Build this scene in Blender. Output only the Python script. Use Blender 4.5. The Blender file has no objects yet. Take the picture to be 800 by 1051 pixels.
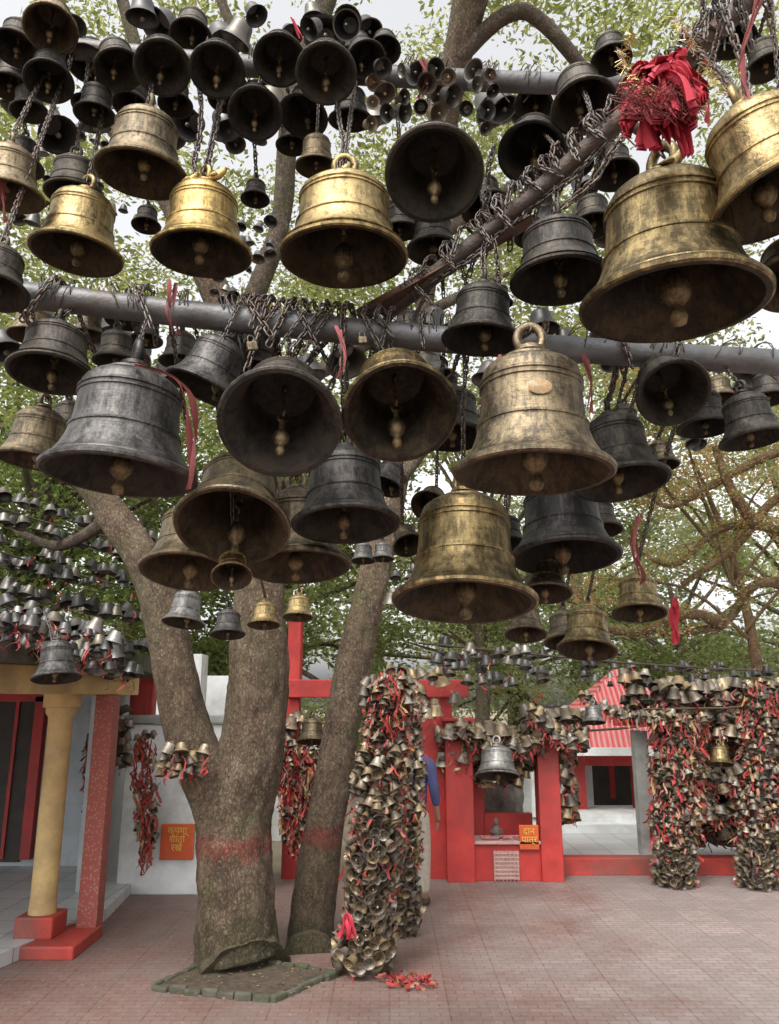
import bpy, bmesh, math, random
import numpy as np
from mathutils import Vector, Matrix, Euler, Quaternion
from mathutils import noise as NZ
random.seed(7); rng=np.random.default_rng(7)
R=math.radians; PI=math.pi
S=bpy.context.scene; COL=S.collection
# ---------------- camera ----------------
F=801.0; CH=1.5; TH=R(13.7)
fw=Vector((0,math.cos(TH),math.sin(TH))); up=Vector((0,-math.sin(TH),math.cos(TH))); C0=Vector((0,0,CH))
def ray(px,py): return Vector((1,0,0))*((px-400)/F)+up*((525.5-py)/F)+fw
def T(px,py,t): return C0+ray(px,py)*t
def AY(px,py,Y):
    d=ray(px,py); return C0+d*(Y/d.y)
def G(px,py,z=0.0):
    d=ray(px,py); return C0+d*((z-CH)/d.z)
cam=bpy.data.cameras.new('camera'); co=bpy.data.objects.new('camera',cam); COL.objects.link(co)
co.location=C0; co.rotation_euler=(R(90)+TH,0,0); cam.sensor_fit='HORIZONTAL'; cam.sensor_width=36; cam.lens=36*F/800; cam.clip_end=500; cam.clip_start=0.02
S.camera=co
# ---------------- world ----------------
w=bpy.data.worlds.new('World'); S.world=w; w.use_nodes=True; nt=w.node_tree; nt.nodes.clear()
sky=nt.nodes.new('ShaderNodeTexSky'); sky.sky_type='NISHITA'; sky.sun_disc=False; sky.sun_elevation=R(55); sky.sun_rotation=R(205); sky.dust_density=5; sky.air_density=1.0
hs=nt.nodes.new('ShaderNodeHueSaturation'); hs.inputs['Saturation'].default_value=0.08; hs.inputs['Value'].default_value=2.5
bg=nt.nodes.new('ShaderNodeBackground'); bg.inputs[1].default_value=0.15; ow=nt.nodes.new('ShaderNodeOutputWorld')
nt.links.new(sky.outputs[0],hs.inputs['Color']); nt.links.new(hs.outputs[0],bg.inputs[0]); nt.links.new(bg.outputs[0],ow.inputs[0])
sl=bpy.data.lights.new('sun','SUN'); sl.energy=1.1; sl.angle=R(12); sl.color=(1,.93,.83)
so=bpy.data.objects.new('sun',sl); COL.objects.link(so); so.rotation_euler=(R(35),0,R(-25))
S.view_settings.view_transform='Standard'; S.view_settings.look='None'; S.view_settings.exposure=0
# ---------------- materials ----------------
def c4(c): return (c[0],c[1],c[2],1)
class NB:
    def __init__(s,name):
        s.m=bpy.data.materials.new(name); s.m.use_nodes=True; s.t=s.m.node_tree; s.b=s.t.nodes['Principled BSDF']; s.tc=s.n('ShaderNodeTexCoord')
    def n(s,k,**kw):
        o=s.t.nodes.new(k)
        for a,v in kw.items(): setattr(o,a,v)
        return o
    def l(s,a,b): s.t.links.new(a,b)
    def noise(s,scale,detail=5,rough=.6,stretch=(1,1,1),src='Object'):
        mp=s.n('ShaderNodeMapping'); mp.inputs['Scale'].default_value=stretch; s.l(s.tc.outputs[src],mp.inputs[0])
        n=s.n('ShaderNodeTexNoise'); n.inputs['Scale'].default_value=scale; n.inputs['Detail'].default_value=detail; n.inputs['Roughness'].default_value=rough
        s.l(mp.outputs[0],n.inputs['Vector']); return n.outputs[0]
    def ramp(s,f,stops):
        r=s.n('ShaderNodeValToRGB'); e=r.color_ramp.elements
        while len(e)<len(stops): e.new(.5)
        for i,(p,c) in enumerate(stops): e[i].position=p; e[i].color=c4(c)
        s.l(f,r.inputs[0]); return r.outputs[0]
    def mix(s,f,a,b,mode='MIX'):
        m=s.n('ShaderNodeMix',data_type='RGBA',blend_type=mode)
        if isinstance(f,(int,float)): m.inputs[0].default_value=f
        else: s.l(f,m.inputs[0])
        for i,v in ((6,a),(7,b)):
            if isinstance(v,tuple): m.inputs[i].default_value=c4(v)
            else: s.l(v,m.inputs[i])
        return m.outputs[2]
    def bump(s,h,st,dist=.01,prev=None):
        b=s.n('ShaderNodeBump'); b.inputs['Strength'].default_value=st; b.inputs['Distance'].default_value=dist; s.l(h,b.inputs['Height'])
        if prev: s.l(prev,b.inputs['Normal'])
        s.l(b.outputs[0],s.b.inputs['Normal']); return b.outputs[0]
    def math(s,op,a,b=None):
        m=s.n('ShaderNodeMath',operation=op)
        for i,v in enumerate((a,b)):
            if v is None: continue
            if isinstance(v,(int,float)): m.inputs[i].default_value=v
            else: s.l(v,m.inputs[i])
        return m.outputs[0]
    def done(s,col,rough=.6,metal=0):
        if isinstance(col,tuple): s.b.inputs['Base Color'].default_value=c4(col)
        else: s.l(col,s.b.inputs['Base Color'])
        if isinstance(rough,(int,float)): s.b.inputs['Roughness'].default_value=rough
        else: s.l(rough,s.b.inputs['Roughness'])
        s.b.inputs['Metallic'].default_value=metal; return s.m
def plain(name,c1,c2,scale=6,rough=.6,metal=0,bump=.2,lo=.35,hi=.65,dirt=None):
    k=NB(name); f=k.noise(scale); col=k.ramp(f,[(lo,c1),(hi,c2)])
    if dirt:
        g=k.noise(scale*.35,8,.7); col=k.mix(k.ramp(g,[(.45,(0,0,0)),(.68,(1,1,1))]),col,dirt)
    k.bump(k.noise(scale*8),bump,.005); return k.done(col,rough,metal)
def bellmat(name,base,patina,amt,rough,metal=.95):
    k=NB(name)
    lathe=k.noise(3,3,.6,(.4,.4,26)); blot=k.noise(1.9,8,.7); fine=k.noise(14,4,.7); drip=k.noise(6,6,.75,(1.6,1.6,.2))
    oi=k.n('ShaderNodeObjectInfo')
    s=k.math('ADD',blot,k.math('MULTIPLY',k.math('SUBTRACT',oi.outputs['Random'],.5),.18))
    s=k.math('ADD',s,k.math('MULTIPLY',k.math('SUBTRACT',lathe,.5),.22))
    s=k.math('ADD',s,k.math('MULTIPLY',k.math('SUBTRACT',fine,.5),.3))
    s=k.math('ADD',s,k.math('MULTIPLY',k.math('SUBTRACT',drip,.5),.9))
    c=k.ramp(s,[(max(0,amt-.14),patina),(min(1,amt+.14),base)])
    sp=k.ramp(k.noise(6,9,.8),[(.53,(0,0,0)),(.64,(1,1,1))])
    c=k.mix(k.math('MULTIPLY',sp,.65),c,tuple(x*.3+.006 for x in patina))
    ro=k.math('ADD',k.math('MULTIPLY',k.math('ADD',blot,fine),.30),rough-.20)
    b=k.bump(lathe,.14,.01); k.bump(fine,.2,.01,b)
    return k.done(c,ro,metal)
BM={
 'dark':bellmat('dark_patina_bronze',(.10,.086,.070),(.030,.027,.024),.50,.43,.8),
 'grey':bellmat('grey_bell_metal',(.14,.13,.122),(.042,.039,.037),.50,.41,.85),
 'dull':bellmat('dull_brass',(.27,.21,.13),(.075,.062,.045),.51,.40,.9),
 'brass':bellmat('aged_brass',(.42,.31,.145),(.105,.08,.042),.51,.33,.93),
 'gold':bellmat('polished_brass',(.60,.42,.16),(.22,.15,.06),.48,.27,.96),
 'silver':bellmat('pale_bell_metal',(.28,.27,.25),(.10,.095,.09),.48,.42,.9)}
M_in=bellmat('bell_inside_shade_patina',(.055,.043,.031),(.016,.014,.012),.5,.65,.5)  # shade inside the bell put into the colour, along with patina
M_inb=bellmat('brass_bell_inside_shade',(.09,.064,.037),(.03,.022,.015),.5,.55,.65)  # brass tone darkened to carry the shade inside the bell
M_clap=bellmat('clapper_brass',(.22,.16,.085),(.06,.045,.028),.5,.42,.85)
def smallmat():
    k=NB('small_bell_metal'); g=k.n('ShaderNodeNewGeometry'); oi=k.n('ShaderNodeObjectInfo')
    r=k.math('FRACT',k.math('ADD',g.outputs['Random Per Island'],oi.outputs['Random']))
    c=k.ramp(r,[(.0,(.08,.068,.055)),(.35,(.19,.155,.12)),(.6,(.28,.215,.14)),(.8,(.36,.26,.13)),(.95,(.38,.35,.30))])
    c=k.mix(k.ramp(k.noise(20,5),[(.42,(0,0,0)),(.65,(.8,.8,.8))]),c,(.09,.07,.052))
    return k.done(c,.48,.5)
M_small=smallmat()
def smallgrey():
    k=NB('small_grey_bell_metal'); oi=k.n('ShaderNodeObjectInfo'); g=k.n('ShaderNodeNewGeometry')
    r=k.math('FRACT',k.math('ADD',g.outputs['Random Per Island'],oi.outputs['Random']))
    c=k.ramp(r,[(0,(.04,.038,.036)),(.6,(.10,.095,.09)),(.9,(.16,.14,.11)),(1,(.25,.24,.22))]); return k.done(c,.42,.75)
M_sg=smallgrey()
def clothmat(name,stops,rough=.85,dirt=.6):
    k=NB(name); g=k.n('ShaderNodeNewGeometry'); c=k.ramp(g.outputs['Random Per Island'],stops)
    c=k.mix(k.math('MULTIPLY',k.noise(30,4),dirt),c,(.10,.025,.02)); k.bump(k.noise(120),.3,.003); return k.done(c,rough)
M_rib=clothmat('ribbon_cloth',[(0,(.34,.02,.02)),(.3,(.46,.04,.035)),(.45,(.22,.02,.02)),(.62,(.45,.09,.08)),(.78,(.42,.18,.14)),(.88,(.42,.27,.08)),(.97,(.36,.29,.2))])
M_red=clothmat('red_cloth',[(0,(.40,.012,.03)),(.5,(.52,.03,.06)),(1,(.34,.01,.025))],.8,.3)
M_faded=clothmat('faded_red_cloth',[(0,(.22,.05,.05)),(1,(.28,.08,.08))])
M_gold=NB('gold_tinsel').done((.6,.45,.2),.35,.9)
M_pipe=plain('grey_painted_pipe',(.10,.102,.105),(.17,.17,.175),9,.48,.35,.4,dirt=(.07,.055,.045))
M_dpipe=plain('dark_iron_pipe',(.05,.042,.036),(.10,.08,.065),14,.6,.5,.6,dirt=(.11,.05,.03))
M_rust=plain('rusty_iron',(.09,.045,.028),(.15,.075,.045),20,.7,.4,.5,dirt=(.06,.04,.03))
M_chain=plain('weathered_chain_steel',(.085,.075,.068),(.17,.15,.135),30,.5,.8,.3,dirt=(.09,.05,.035))
M_wire=plain('tie_wire_steel',(.08,.07,.062),(.15,.13,.115),30,.6,.7,.2,dirt=(.09,.045,.028))
M_redp=plain('red_wall_paint',(.36,.022,.02),(.48,.04,.032),5,.6,0,.3,dirt=(.24,.03,.025))
M_redk=plain('worn_red_kerb_paint',(.30,.032,.024),(.44,.05,.035),7,.7,0,.5,dirt=(.16,.07,.055))
M_yel=plain('yellow_wall_paint',(.50,.34,.14),(.60,.43,.18),4,.65,0,.3,dirt=(.28,.19,.10))
M_white=plain('white_limewash',(.58,.59,.58),(.74,.75,.74),3,.8,0,.4,dirt=(.36,.36,.33))
M_blue=plain('pale_blue_limewash',(.36,.4,.43),(.45,.49,.52),3,.8,0,.3,dirt=(.26,.28,.28))
M_grey=plain('grey_concrete',(.27,.27,.25),(.37,.37,.34),6,.85,0,.5,dirt=(.17,.17,.14))
M_moss=plain('mossy_concrete',(.05,.046,.034),(.10,.092,.07),9,.95,0,.9,dirt=(.045,.065,.015))
M_darkv=plain('dark_wood_doorway_shade',(.03,.025,.022),(.05,.04,.035),8,.7)  # near-black; door panel, and painted shade inside the shrine doorway
M_soil=plain('leaf_littered_soil',(.04,.03,.02),(.10,.07,.045),25,.95,0,1)
M_skin=plain('skin',(.24,.13,.08),(.28,.155,.095),10,.5,0,.05)
M_hair=plain('black_hair',(.012,.01,.01),(.025,.02,.02),60,.5,0,.5)
M_shirt=plain('blue_shirt_cloth',(.045,.05,.13),(.06,.07,.17),20,.85,0,.4)
M_trous=plain('pale_trouser_cloth',(.32,.28,.23),(.40,.35,.29),20,.85,0,.4)
M_shoe=plain('dark_leather',(.03,.025,.02),(.05,.04,.03),20,.5)
M_sign=plain('orange_sign_paint',(.5,.075,.015),(.62,.11,.02),6,.6,0,.1,dirt=(.42,.06,.02))
M_signtxt=plain('yellow_letter_paint',(.65,.4,.06),(.7,.45,.08),6,.6,0,.05)
M_stone=plain('carved_stone',(.08,.065,.055),(.15,.12,.1),20,.7,0,.6)
M_rock=plain('weathered_rock',(.14,.12,.105),(.27,.24,.21),7,.9,0,.9,dirt=(.09,.08,.065))
M_lat=plain('muted_pink_plaster',(.42,.25,.22),(.5,.32,.28),8,.8,0,.3)
M_pink=clothmat('marigold_petals',[(0,(.5,.1,.2)),(.5,(.6,.25,.38)),(1,(.6,.3,.05))])
def tilemat(name,c1,c2,mortar,bw,bh,ms,scale=1,off=.0):
    k=NB(name); mp=k.n('ShaderNodeMapping'); k.l(k.tc.outputs['Object'],mp.inputs[0])
    b=k.n('ShaderNodeTexBrick',offset=off); k.l(mp.outputs[0],b.inputs[0])
    for i,c in (('Color1',c1),('Color2',c2),('Mortar',mortar)): b.inputs[i].default_value=c4(c)
    b.inputs['Scale'].default_value=scale; b.inputs['Mortar Size'].default_value=ms; b.inputs['Brick Width'].default_value=bw; b.inputs['Row Height'].default_value=bh; b.inputs['Mortar Smooth'].default_value=.3
    return k,b
def paving():
    k,b=tilemat('pink_paving_tiles',(.30,.245,.228),(.255,.2,.184),(.165,.13,.12),.1,.05,.0035,1,.5)
    b2=k.n('ShaderNodeTexBrick',offset=0); mp=k.n('ShaderNodeMapping'); k.l(k.tc.outputs['Object'],mp.inputs[0]); k.l(mp.outputs[0],b2.inputs[0])
    b2.inputs['Scale'].default_value=1; b2.inputs['Brick Width'].default_value=.3; b2.inputs['Row Height'].default_value=.3; b2.inputs['Mortar Size'].default_value=.006; b2.inputs['Mortar Smooth'].default_value=.5
    for i,c in (('Color1',(1,1,1)),('Color2',(.86,.86,.86)),('Mortar',(.7,.66,.64))): b2.inputs[i].default_value=c4(c)
    col=k.mix(1,b.outputs[0],b2.outputs[0],'MULTIPLY')
    sep=k.n('ShaderNodeSeparateXYZ'); k.l(k.tc.outputs['Object'],sep.inputs[0])
    g=k.math('ADD',k.math('MULTIPLY',sep.outputs[0],.28),k.math('MULTIPLY',k.math('SUBTRACT',k.noise(1.1,6,.7),.5),2.0))
    col=k.mix(k.ramp(g,[(-.0,(.85,.85,.85)),(.5,(0,0,0))]),col,k.mix(1,col,(.64,.42,.36),'MULTIPLY'))
    col=k.mix(k.ramp(k.noise(2.3,9,.75),[(.42,(0,0,0)),(.72,(.8,.8,.8))]),col,(.18,.148,.132))
    col=k.mix(k.ramp(k.noise(38,4,.7),[(.60,(0,0,0)),(.72,(.55,.55,.55))]),col,(.4,.35,.32))
    bb=k.bump(b.outputs['Fac'],.35,-.003); k.bump(k.noise(60),.4,.004,bb)
    ro=k.math('ADD',k.math('MULTIPLY',k.noise(1.6,6),.45),.38)
    return k.done(col,ro)
M_pave=paving()
k,b=tilemat('pale_floor_tiles',(.5,.5,.49),(.42,.42,.42),(.2,.2,.2),.3,.3,.006); M_tile=k.done(b.outputs[0],.35)
k=NB('red_patterned_paint'); v=k.n('ShaderNodeTexVoronoi'); v.inputs['Scale'].default_value=48; k.l(k.tc.outputs['Object'],v.inputs[0]); M_speck=k.done(k.mix(k.noise(4,4),k.ramp(v.outputs[0],[(.25,(.40,.24,.18)),(.42,(.32,.07,.055))]),(.25,.07,.05)),.7)
k=NB('red_corrugated_roof'); wv=k.n('ShaderNodeTexWave'); wv.inputs['Scale'].default_value=5; wv.inputs['Distortion'].default_value=.6; k.l(k.tc.outputs['Object'],wv.inputs[0]); k.bump(wv.outputs[1],.6,.03); M_roof=k.done(k.mix(k.ramp(wv.outputs[1],[(.35,(0,0,0)),(.65,(.6,.6,.6))]),k.ramp(k.noise(5),[(.35,(.5,.05,.05)),(.65,(.6,.1,.1))]),(.6,.35,.33)),.5)
M_grd=plain('bare_hill_ground',(.16,.13,.09),(.24,.2,.14),2,.95,0,.6)
def barkmat(name,c1,c2,c3,band):
    k=NB(name); v=k.n('ShaderNodeTexVoronoi',feature='DISTANCE_TO_EDGE'); v.inputs['Scale'].default_value=64
    mp=k.n('ShaderNodeMapping'); mp.inputs['Scale'].default_value=(1,1,.45)
    nz=k.n('ShaderNodeTexNoise'); nz.inputs['Scale'].default_value=24; nz.inputs['Detail'].default_value=7; nz.inputs['Roughness'].default_value=.7; k.l(k.tc.outputs['Object'],nz.inputs['Vector'])
    ad=k.n('ShaderNodeMix',data_type='VECTOR'); ad.inputs[0].default_value=.06; k.l(k.tc.outputs['Object'],ad.inputs[4]); k.l(nz.outputs[1],ad.inputs[5])
    k.l(ad.outputs[1],mp.inputs[0]); k.l(mp.outputs[0],v.inputs['Vector'])
    fis=k.noise(24,10,.85,(1,1,.28)); big=k.noise(8,6,.7,(1,1,.5))
    h=k.math('ADD',k.math('MULTIPLY',k.math('MINIMUM',v.outputs[0],.25),1.3),k.math('ADD',k.math('MULTIPLY',fis,1.0),k.math('MULTIPLY',big,.4)))
    cr=k.ramp(h,[(.52,(.22,.2,.19)),(.78,(.85,.83,.8)),(1.0,(1.45,1.42,1.35))])
    col=k.mix(1,k.ramp(k.noise(6,10,.8),[(.36,c1),(.5,c2),(.62,c3)]),cr,'MULTIPLY')
    col=k.mix(k.ramp(k.noise(5,10,.85),[(.56,(0,0,0)),(.64,(.7,.7,.7))]),col,k.mix(1,(.30,.28,.22),cr,'MULTIPLY'))
    col=k.mix(k.ramp(k.noise(2.6,9,.8),[(.50,(0,0,0)),(.64,(.7,.7,.7))]),col,k.mix(1,(.12,.12,.045),cr,'MULTIPLY'))
    if band:
        sep=k.n('ShaderNodeSeparateXYZ'); k.l(k.tc.outputs['Object'],sep.inputs[0])
        z=k.math('ADD',sep.outputs[2],k.math('MULTIPLY',k.math('SUBTRACT',k.noise(12,5),.5),.22))
        bm=k.ramp(z,[(.59,(0,0,0)),(.63,(.85,.85,.85)),(.70,(.85,.85,.85)),(.75,(0,0,0))]); bm=k.math('MULTIPLY',bm,k.ramp(k.noise(30,5,.7),[(.35,(.2,.2,.2)),(.6,(1,1,1))]))
        col=k.mix(bm,col,k.mix(1,(.28,.055,.04),cr,'MULTIPLY'))
        lo=k.ramp(z,[(.0,(.7,.7,.7)),(.35,(0,0,0))]); col=k.mix(lo,col,k.mix(1,(.07,.07,.03),cr,'MULTIPLY'))
    b=k.bump(h,1.0,.035); k.bump(k.noise(70,6),.5,.01,b); return k.done(col,.92)
M_bark=barkmat('rough_bark',(.085,.055,.036),(.18,.125,.082),(.25,.19,.135),True)
M_bark2=barkmat('far_bark',(.07,.05,.036),(.12,.088,.062),(.17,.135,.1),False)
M_bark3=barkmat('mossy_orange_bark',(.12,.065,.033),(.21,.12,.06),(.24,.17,.09),False)
def leafmat(name,stops):
    k=NB(name); g=k.n('ShaderNodeNewGeometry'); c=k.ramp(g.outputs['Random Per Island'],stops)
    t=k.t; d=k.n('ShaderNodeBsdfDiffuse'); tr=k.n('ShaderNodeBsdfTranslucent'); mx=k.n('ShaderNodeMixShader'); mx.inputs[0].default_value=.55
    k.l(c,d.inputs[0]); k.l(k.mix(1,c,(1.6,1.6,1.0),'MULTIPLY'),tr.inputs[0]); k.l(d.outputs[0],mx.inputs[1]); k.l(tr.outputs[0],mx.inputs[2])
    k.l(mx.outputs[0],t.nodes['Material Output'].inputs[0]); return k.m
L_green=leafmat('green_leaves',[(0,(.09,.115,.045)),(.5,(.16,.19,.08)),(1,(.25,.27,.14))])
L_over=leafmat('overhead_leaves',[(0,(.11,.125,.05)),(.5,(.19,.205,.09)),(1,(.30,.30,.16))])
L_dark=leafmat('deep_green_leaves',[(0,(.06,.09,.035)),(.6,(.12,.155,.055)),(1,(.19,.21,.10))])
L_pale=leafmat('haze_painted_leaves',[(0,(.19,.21,.13)),(.5,(.27,.29,.19)),(1,(.38,.38,.28))])  # haze of distance put into the leaf colour of far trees
L_rust=leafmat('rusty_dry_leaves',[(0,(.34,.17,.09)),(.35,(.42,.24,.14)),(.5,(.2,.23,.10)),(1,(.34,.35,.2))])
# ---------------- mesh building ----------------
class MB:
    def __init__(s): s.v=[]; s.f=[]; s.mi=[]; s.cur=0
    def quadring(s,rings,closed=True,cap0=False,cap1=False):
        b=len(s.v); n=len(rings[0])
        for r in rings: s.v.extend(tuple(p) for p in r)
        for i in range(len(rings)-1):
            for j in range(n if closed else n-1):
                a=b+i*n+j; a2=b+i*n+(j+1)%n; s.f.append((a,a2,a2+n,a+n)); s.mi.append(s.cur)
        if cap0: s.f.append(tuple(b+j for j in reversed(range(n)))); s.mi.append(s.cur)
        if cap1: s.f.append(tuple(b+(len(rings)-1)*n+j for j in range(n))); s.mi.append(s.cur)
    def tube(s,pts,rad,seg=8,closed=False,jit=0,cap=True):
        pts=[Vector(p) for p in pts]; n=len(pts)
        if not isinstance(rad,(list,tuple)): rad=[rad]*n
        rings=[]; prev=None
        for i,p in enumerate(pts):
            if closed: d=pts[(i+1)%n]-pts[i-1]
            else: d=pts[min(i+1,n-1)]-pts[max(i-1,0)]
            d.normalize()
            if prev is None:
                a=Vector((0,0,1)) if abs(d.z)<.9 else Vector((1,0,0)); u=d.cross(a).normalized()
            else: u=(prev-d*prev.dot(d)); u=u.normalized() if u.length>1e-6 else d.orthogonal().normalized()
            prev=u; v=d.cross(u)
            rings.append([p+(u*math.cos(2*PI*j/seg)+v*math.sin(2*PI*j/seg))*rad[i]*(1+(random.uniform(-jit,jit)*.6+(NZ.noise(Vector((2.2*math.cos(2*PI*j/seg),p.z*2.5,2.2*math.sin(2*PI*j/seg))))+.4*NZ.noise(Vector((6*math.cos(2*PI*j/seg),p.z*9,6*math.sin(2*PI*j/seg)))))*jit*5 if jit else 0)) for j in range(seg)])
        if closed: rings.append(rings[0])
        s.quadring(rings,True,cap and not closed,cap and not closed)
    def lathe(s,prof,seg=24,M=None,cap=False):
        M=M or Matrix(); s.quadring([[M@Vector((r*math.cos(2*PI*j/seg),r*math.sin(2*PI*j/seg),z)) for j in range(seg)] for r,z in prof],True,cap,cap)
    def box(s,c,d,M=None,bev=0):
        M=M or Matrix(); c=Vector(c)
        bm=bmesh.new(); bmesh.ops.create_cube(bm,size=1,matrix=Matrix.Translation(c)@M.to_4x4()@Matrix.Diagonal((d[0],d[1],d[2],1)))
        if bev: bmesh.ops.bevel(bm,geom=bm.edges[:],offset=bev,segments=2,affect='EDGES',profile=.5)
        b=len(s.v); bm.verts.index_update(); s.v.extend(tuple(v.co) for v in bm.verts)
        for f in bm.faces: s.f.append(tuple(b+v.index for v in f.verts)); s.mi.append(s.cur)
        bm.free()
    def prism(s,poly,z0,z1):
        b=len(s.v); n=len(poly)
        s.v.extend((p[0],p[1],z0) for p in poly); s.v.extend((p[0],p[1],z1) for p in poly)
        for i in range(n): s.f.append((b+i,b+(i+1)%n,b+n+(i+1)%n,b+n+i)); s.mi.append(s.cur)
        s.f.append(tuple(b+i for i in reversed(range(n)))); s.f.append(tuple(b+n+i for i in range(n))); s.mi+= [s.cur]*2
    def mesh(s,name,mats,smooth=True,angle=None):
        me=bpy.data.meshes.new(name); me.from_pydata(s.v,[],s.f)
        for m in (mats if isinstance(mats,(list,tuple)) else [mats]): me.materials.append(m)
        me.polygons.foreach_set('material_index',s.mi)
        me.polygons.foreach_set('use_smooth',[smooth]*len(s.f)); me.update()
        if smooth and angle: me.set_sharp_from_angle(angle=R(angle))
        return me
    def build(s,name,mats,parent=None,smooth=False,angle=40): return link(name,s.mesh(name,mats,smooth,angle),parent)
def link(name,me,parent=None):
    o=bpy.data.objects.new(name,me); COL.objects.link(o)
    if parent: o.parent=parent
    return o
def tag(o,label=None,cat=None,group=None,kind=None):
    if label: o['label']=' '.join(label.split()[:16])
    if cat: o['category']=cat
    if group: o['group']=group
    if kind: o['kind']=kind
    return o
def empty(name,label,cat,loc=(0,0,0),group=None):
    o=bpy.data.objects.new(name,None); COL.objects.link(o); o.location=loc; o.empty_display_size=.1; return tag(o,label,cat,group)
# ---------------- bells ----------------
def profile(v):
    hs=[1,1.06,.9][v]; wn=[1,.97,1.05][v]
    o=[(1.0,0),(1.03,.02),(1.035,.06),(1.0,.10),(.965,.115),(.96,.135),(.93,.15),(.87,.24),(.81,.34),(.765,.45),(.735,.55),(.735,.575),(.75,.585),(.75,.61),(.72,.62),(.705,.72),(.692,.86),(.682,1.0),(.68,1.08),(.70,1.09),(.70,1.115),(.68,1.125),(.68,1.15),(.70,1.16),(.70,1.185),(.675,1.2),(.66,1.27),(.62,1.34),(.55,1.40),(.45,1.445),(.42,1.45),(.41,1.49),(.38,1.51),(.25,1.54),(.16,1.56),(.15,1.64),(.12,1.67),(.0001,1.68)]
    o=[(r*(wn if .12<z<1.3 else 1),z*hs) for r,z in o]
    i=[(1.0,0),(.93,0.0),(.91,.05),(.84,.18),(.76,.34),(.70,.5),(.655,.72),(.63,1.0),(.61,1.2),(.55,1.32),(.4,1.39),(.0001,1.42)]
    i=[(r*(wn if .12<z<1.3 else 1),z*hs) for r,z in i]
    return o,i
BODY={}; LOOP={}
for v in range(3):
    for tn,m in BM.items():
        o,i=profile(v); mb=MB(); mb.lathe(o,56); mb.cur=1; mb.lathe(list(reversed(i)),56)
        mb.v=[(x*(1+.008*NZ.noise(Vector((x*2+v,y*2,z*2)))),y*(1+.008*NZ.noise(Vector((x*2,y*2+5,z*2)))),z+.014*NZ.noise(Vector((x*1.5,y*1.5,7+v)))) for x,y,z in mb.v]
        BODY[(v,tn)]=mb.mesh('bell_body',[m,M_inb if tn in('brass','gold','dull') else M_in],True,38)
for tn,m in BM.items():
    mb=MB(); mb.tube([(.17*math.cos(a),0,.15+.19*math.sin(a)) for a in [2*PI*q/18 for q in range(18)]],.062,10,True)
    mb.lathe([(.2,-.05),(.2,.0),(.13,.02),(.1,.06)],16); LOOP[tn]=mb.mesh('crown_loop',m,True,50)
mb=MB(); mb.tube([(0,0,0),(0,0,-.5)],.035,8); mb.tube([(.07*math.cos(a),0,.0+.07*math.sin(a)) for a in [2*PI*q/12 for q in range(12)]],.022,6,True)
mb.tube([(.08*math.cos(a),0,-.55+.09*math.sin(a)) for a in [2*PI*q/12 for q in range(12)]],.03,6,True); mb.tube([(0,.08*math.cos(a),-.68+.09*math.sin(a)) for a in [2*PI*q/12 for q in range(12)]],.03,6,True); mb.tube([(0,0,-.74),(0,0,-.98)],[.05,.06],8)
CROD=mb.mesh('clapper_rod',M_clap,True,50)
mb=MB(); mb.lathe([(.03,.22),(.08,.17),(.13,.10),(.155,.0),(.135,-.09),(.085,-.15),(.06,-.19),(.075,-.24),(.09,-.3),(.07,-.37),(.0001,-.40)],16); CBALL=mb.mesh('clapper_ball',M_clap,True,60)
BEAM={'A':(T(-60,292,1.95),T(900,377,2.1)),'B':(T(-30,38,2.3),T(640,88,2.3)),'C':(T(395,322,2.12),T(800,-30,1.72))}
def beamat(b,x):
    p,q=BEAM[b]; s=min(1,max(0,(x-p.x)/(q.x-p.x))); return p.lerp(q,s)
def link_mesh(mb,p,d,L,r,flip):
    d=d.normalized(); a=d.orthogonal().normalized()
    if flip: a=d.cross(a)
    a=(Quaternion(d,random.uniform(-.35,.35))@a); wd=L*.30; h=L*.5-wd*.6
    pts=[]
    for q in range(10):
        an=2*PI*q/10; pts.append(p+a*wd*math.cos(an)+d*(wd*math.sin(an)+(h if math.sin(an)>0.01 else -h)))
    mb.tube(pts,r,5,True)
def chain_obj(pts,L,r,label,group=None):
    mb=MB(); fl=0
    for a,b in zip(pts,pts[1:]):
        d=b-a; ln=d.length
        if ln<1e-5: continue
        n=max(1,int(round(ln/(L*.72))))
        for q in range(n):
            link_mesh(mb,a+d*((q+.5)/n),d,L,r,fl); fl^=1
    return tag(mb.build('hanging_chain',M_chain,smooth=True,angle=None),label,'chain',group)
bellcount=0
k=NB('sticker_print'); M_stick=k.done(k.ramp(k.noise(9,4),[(.42,(.36,.31,.21)),(.52,(.33,.18,.07)),(.62,(.26,.21,.13))]),.7)
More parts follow.
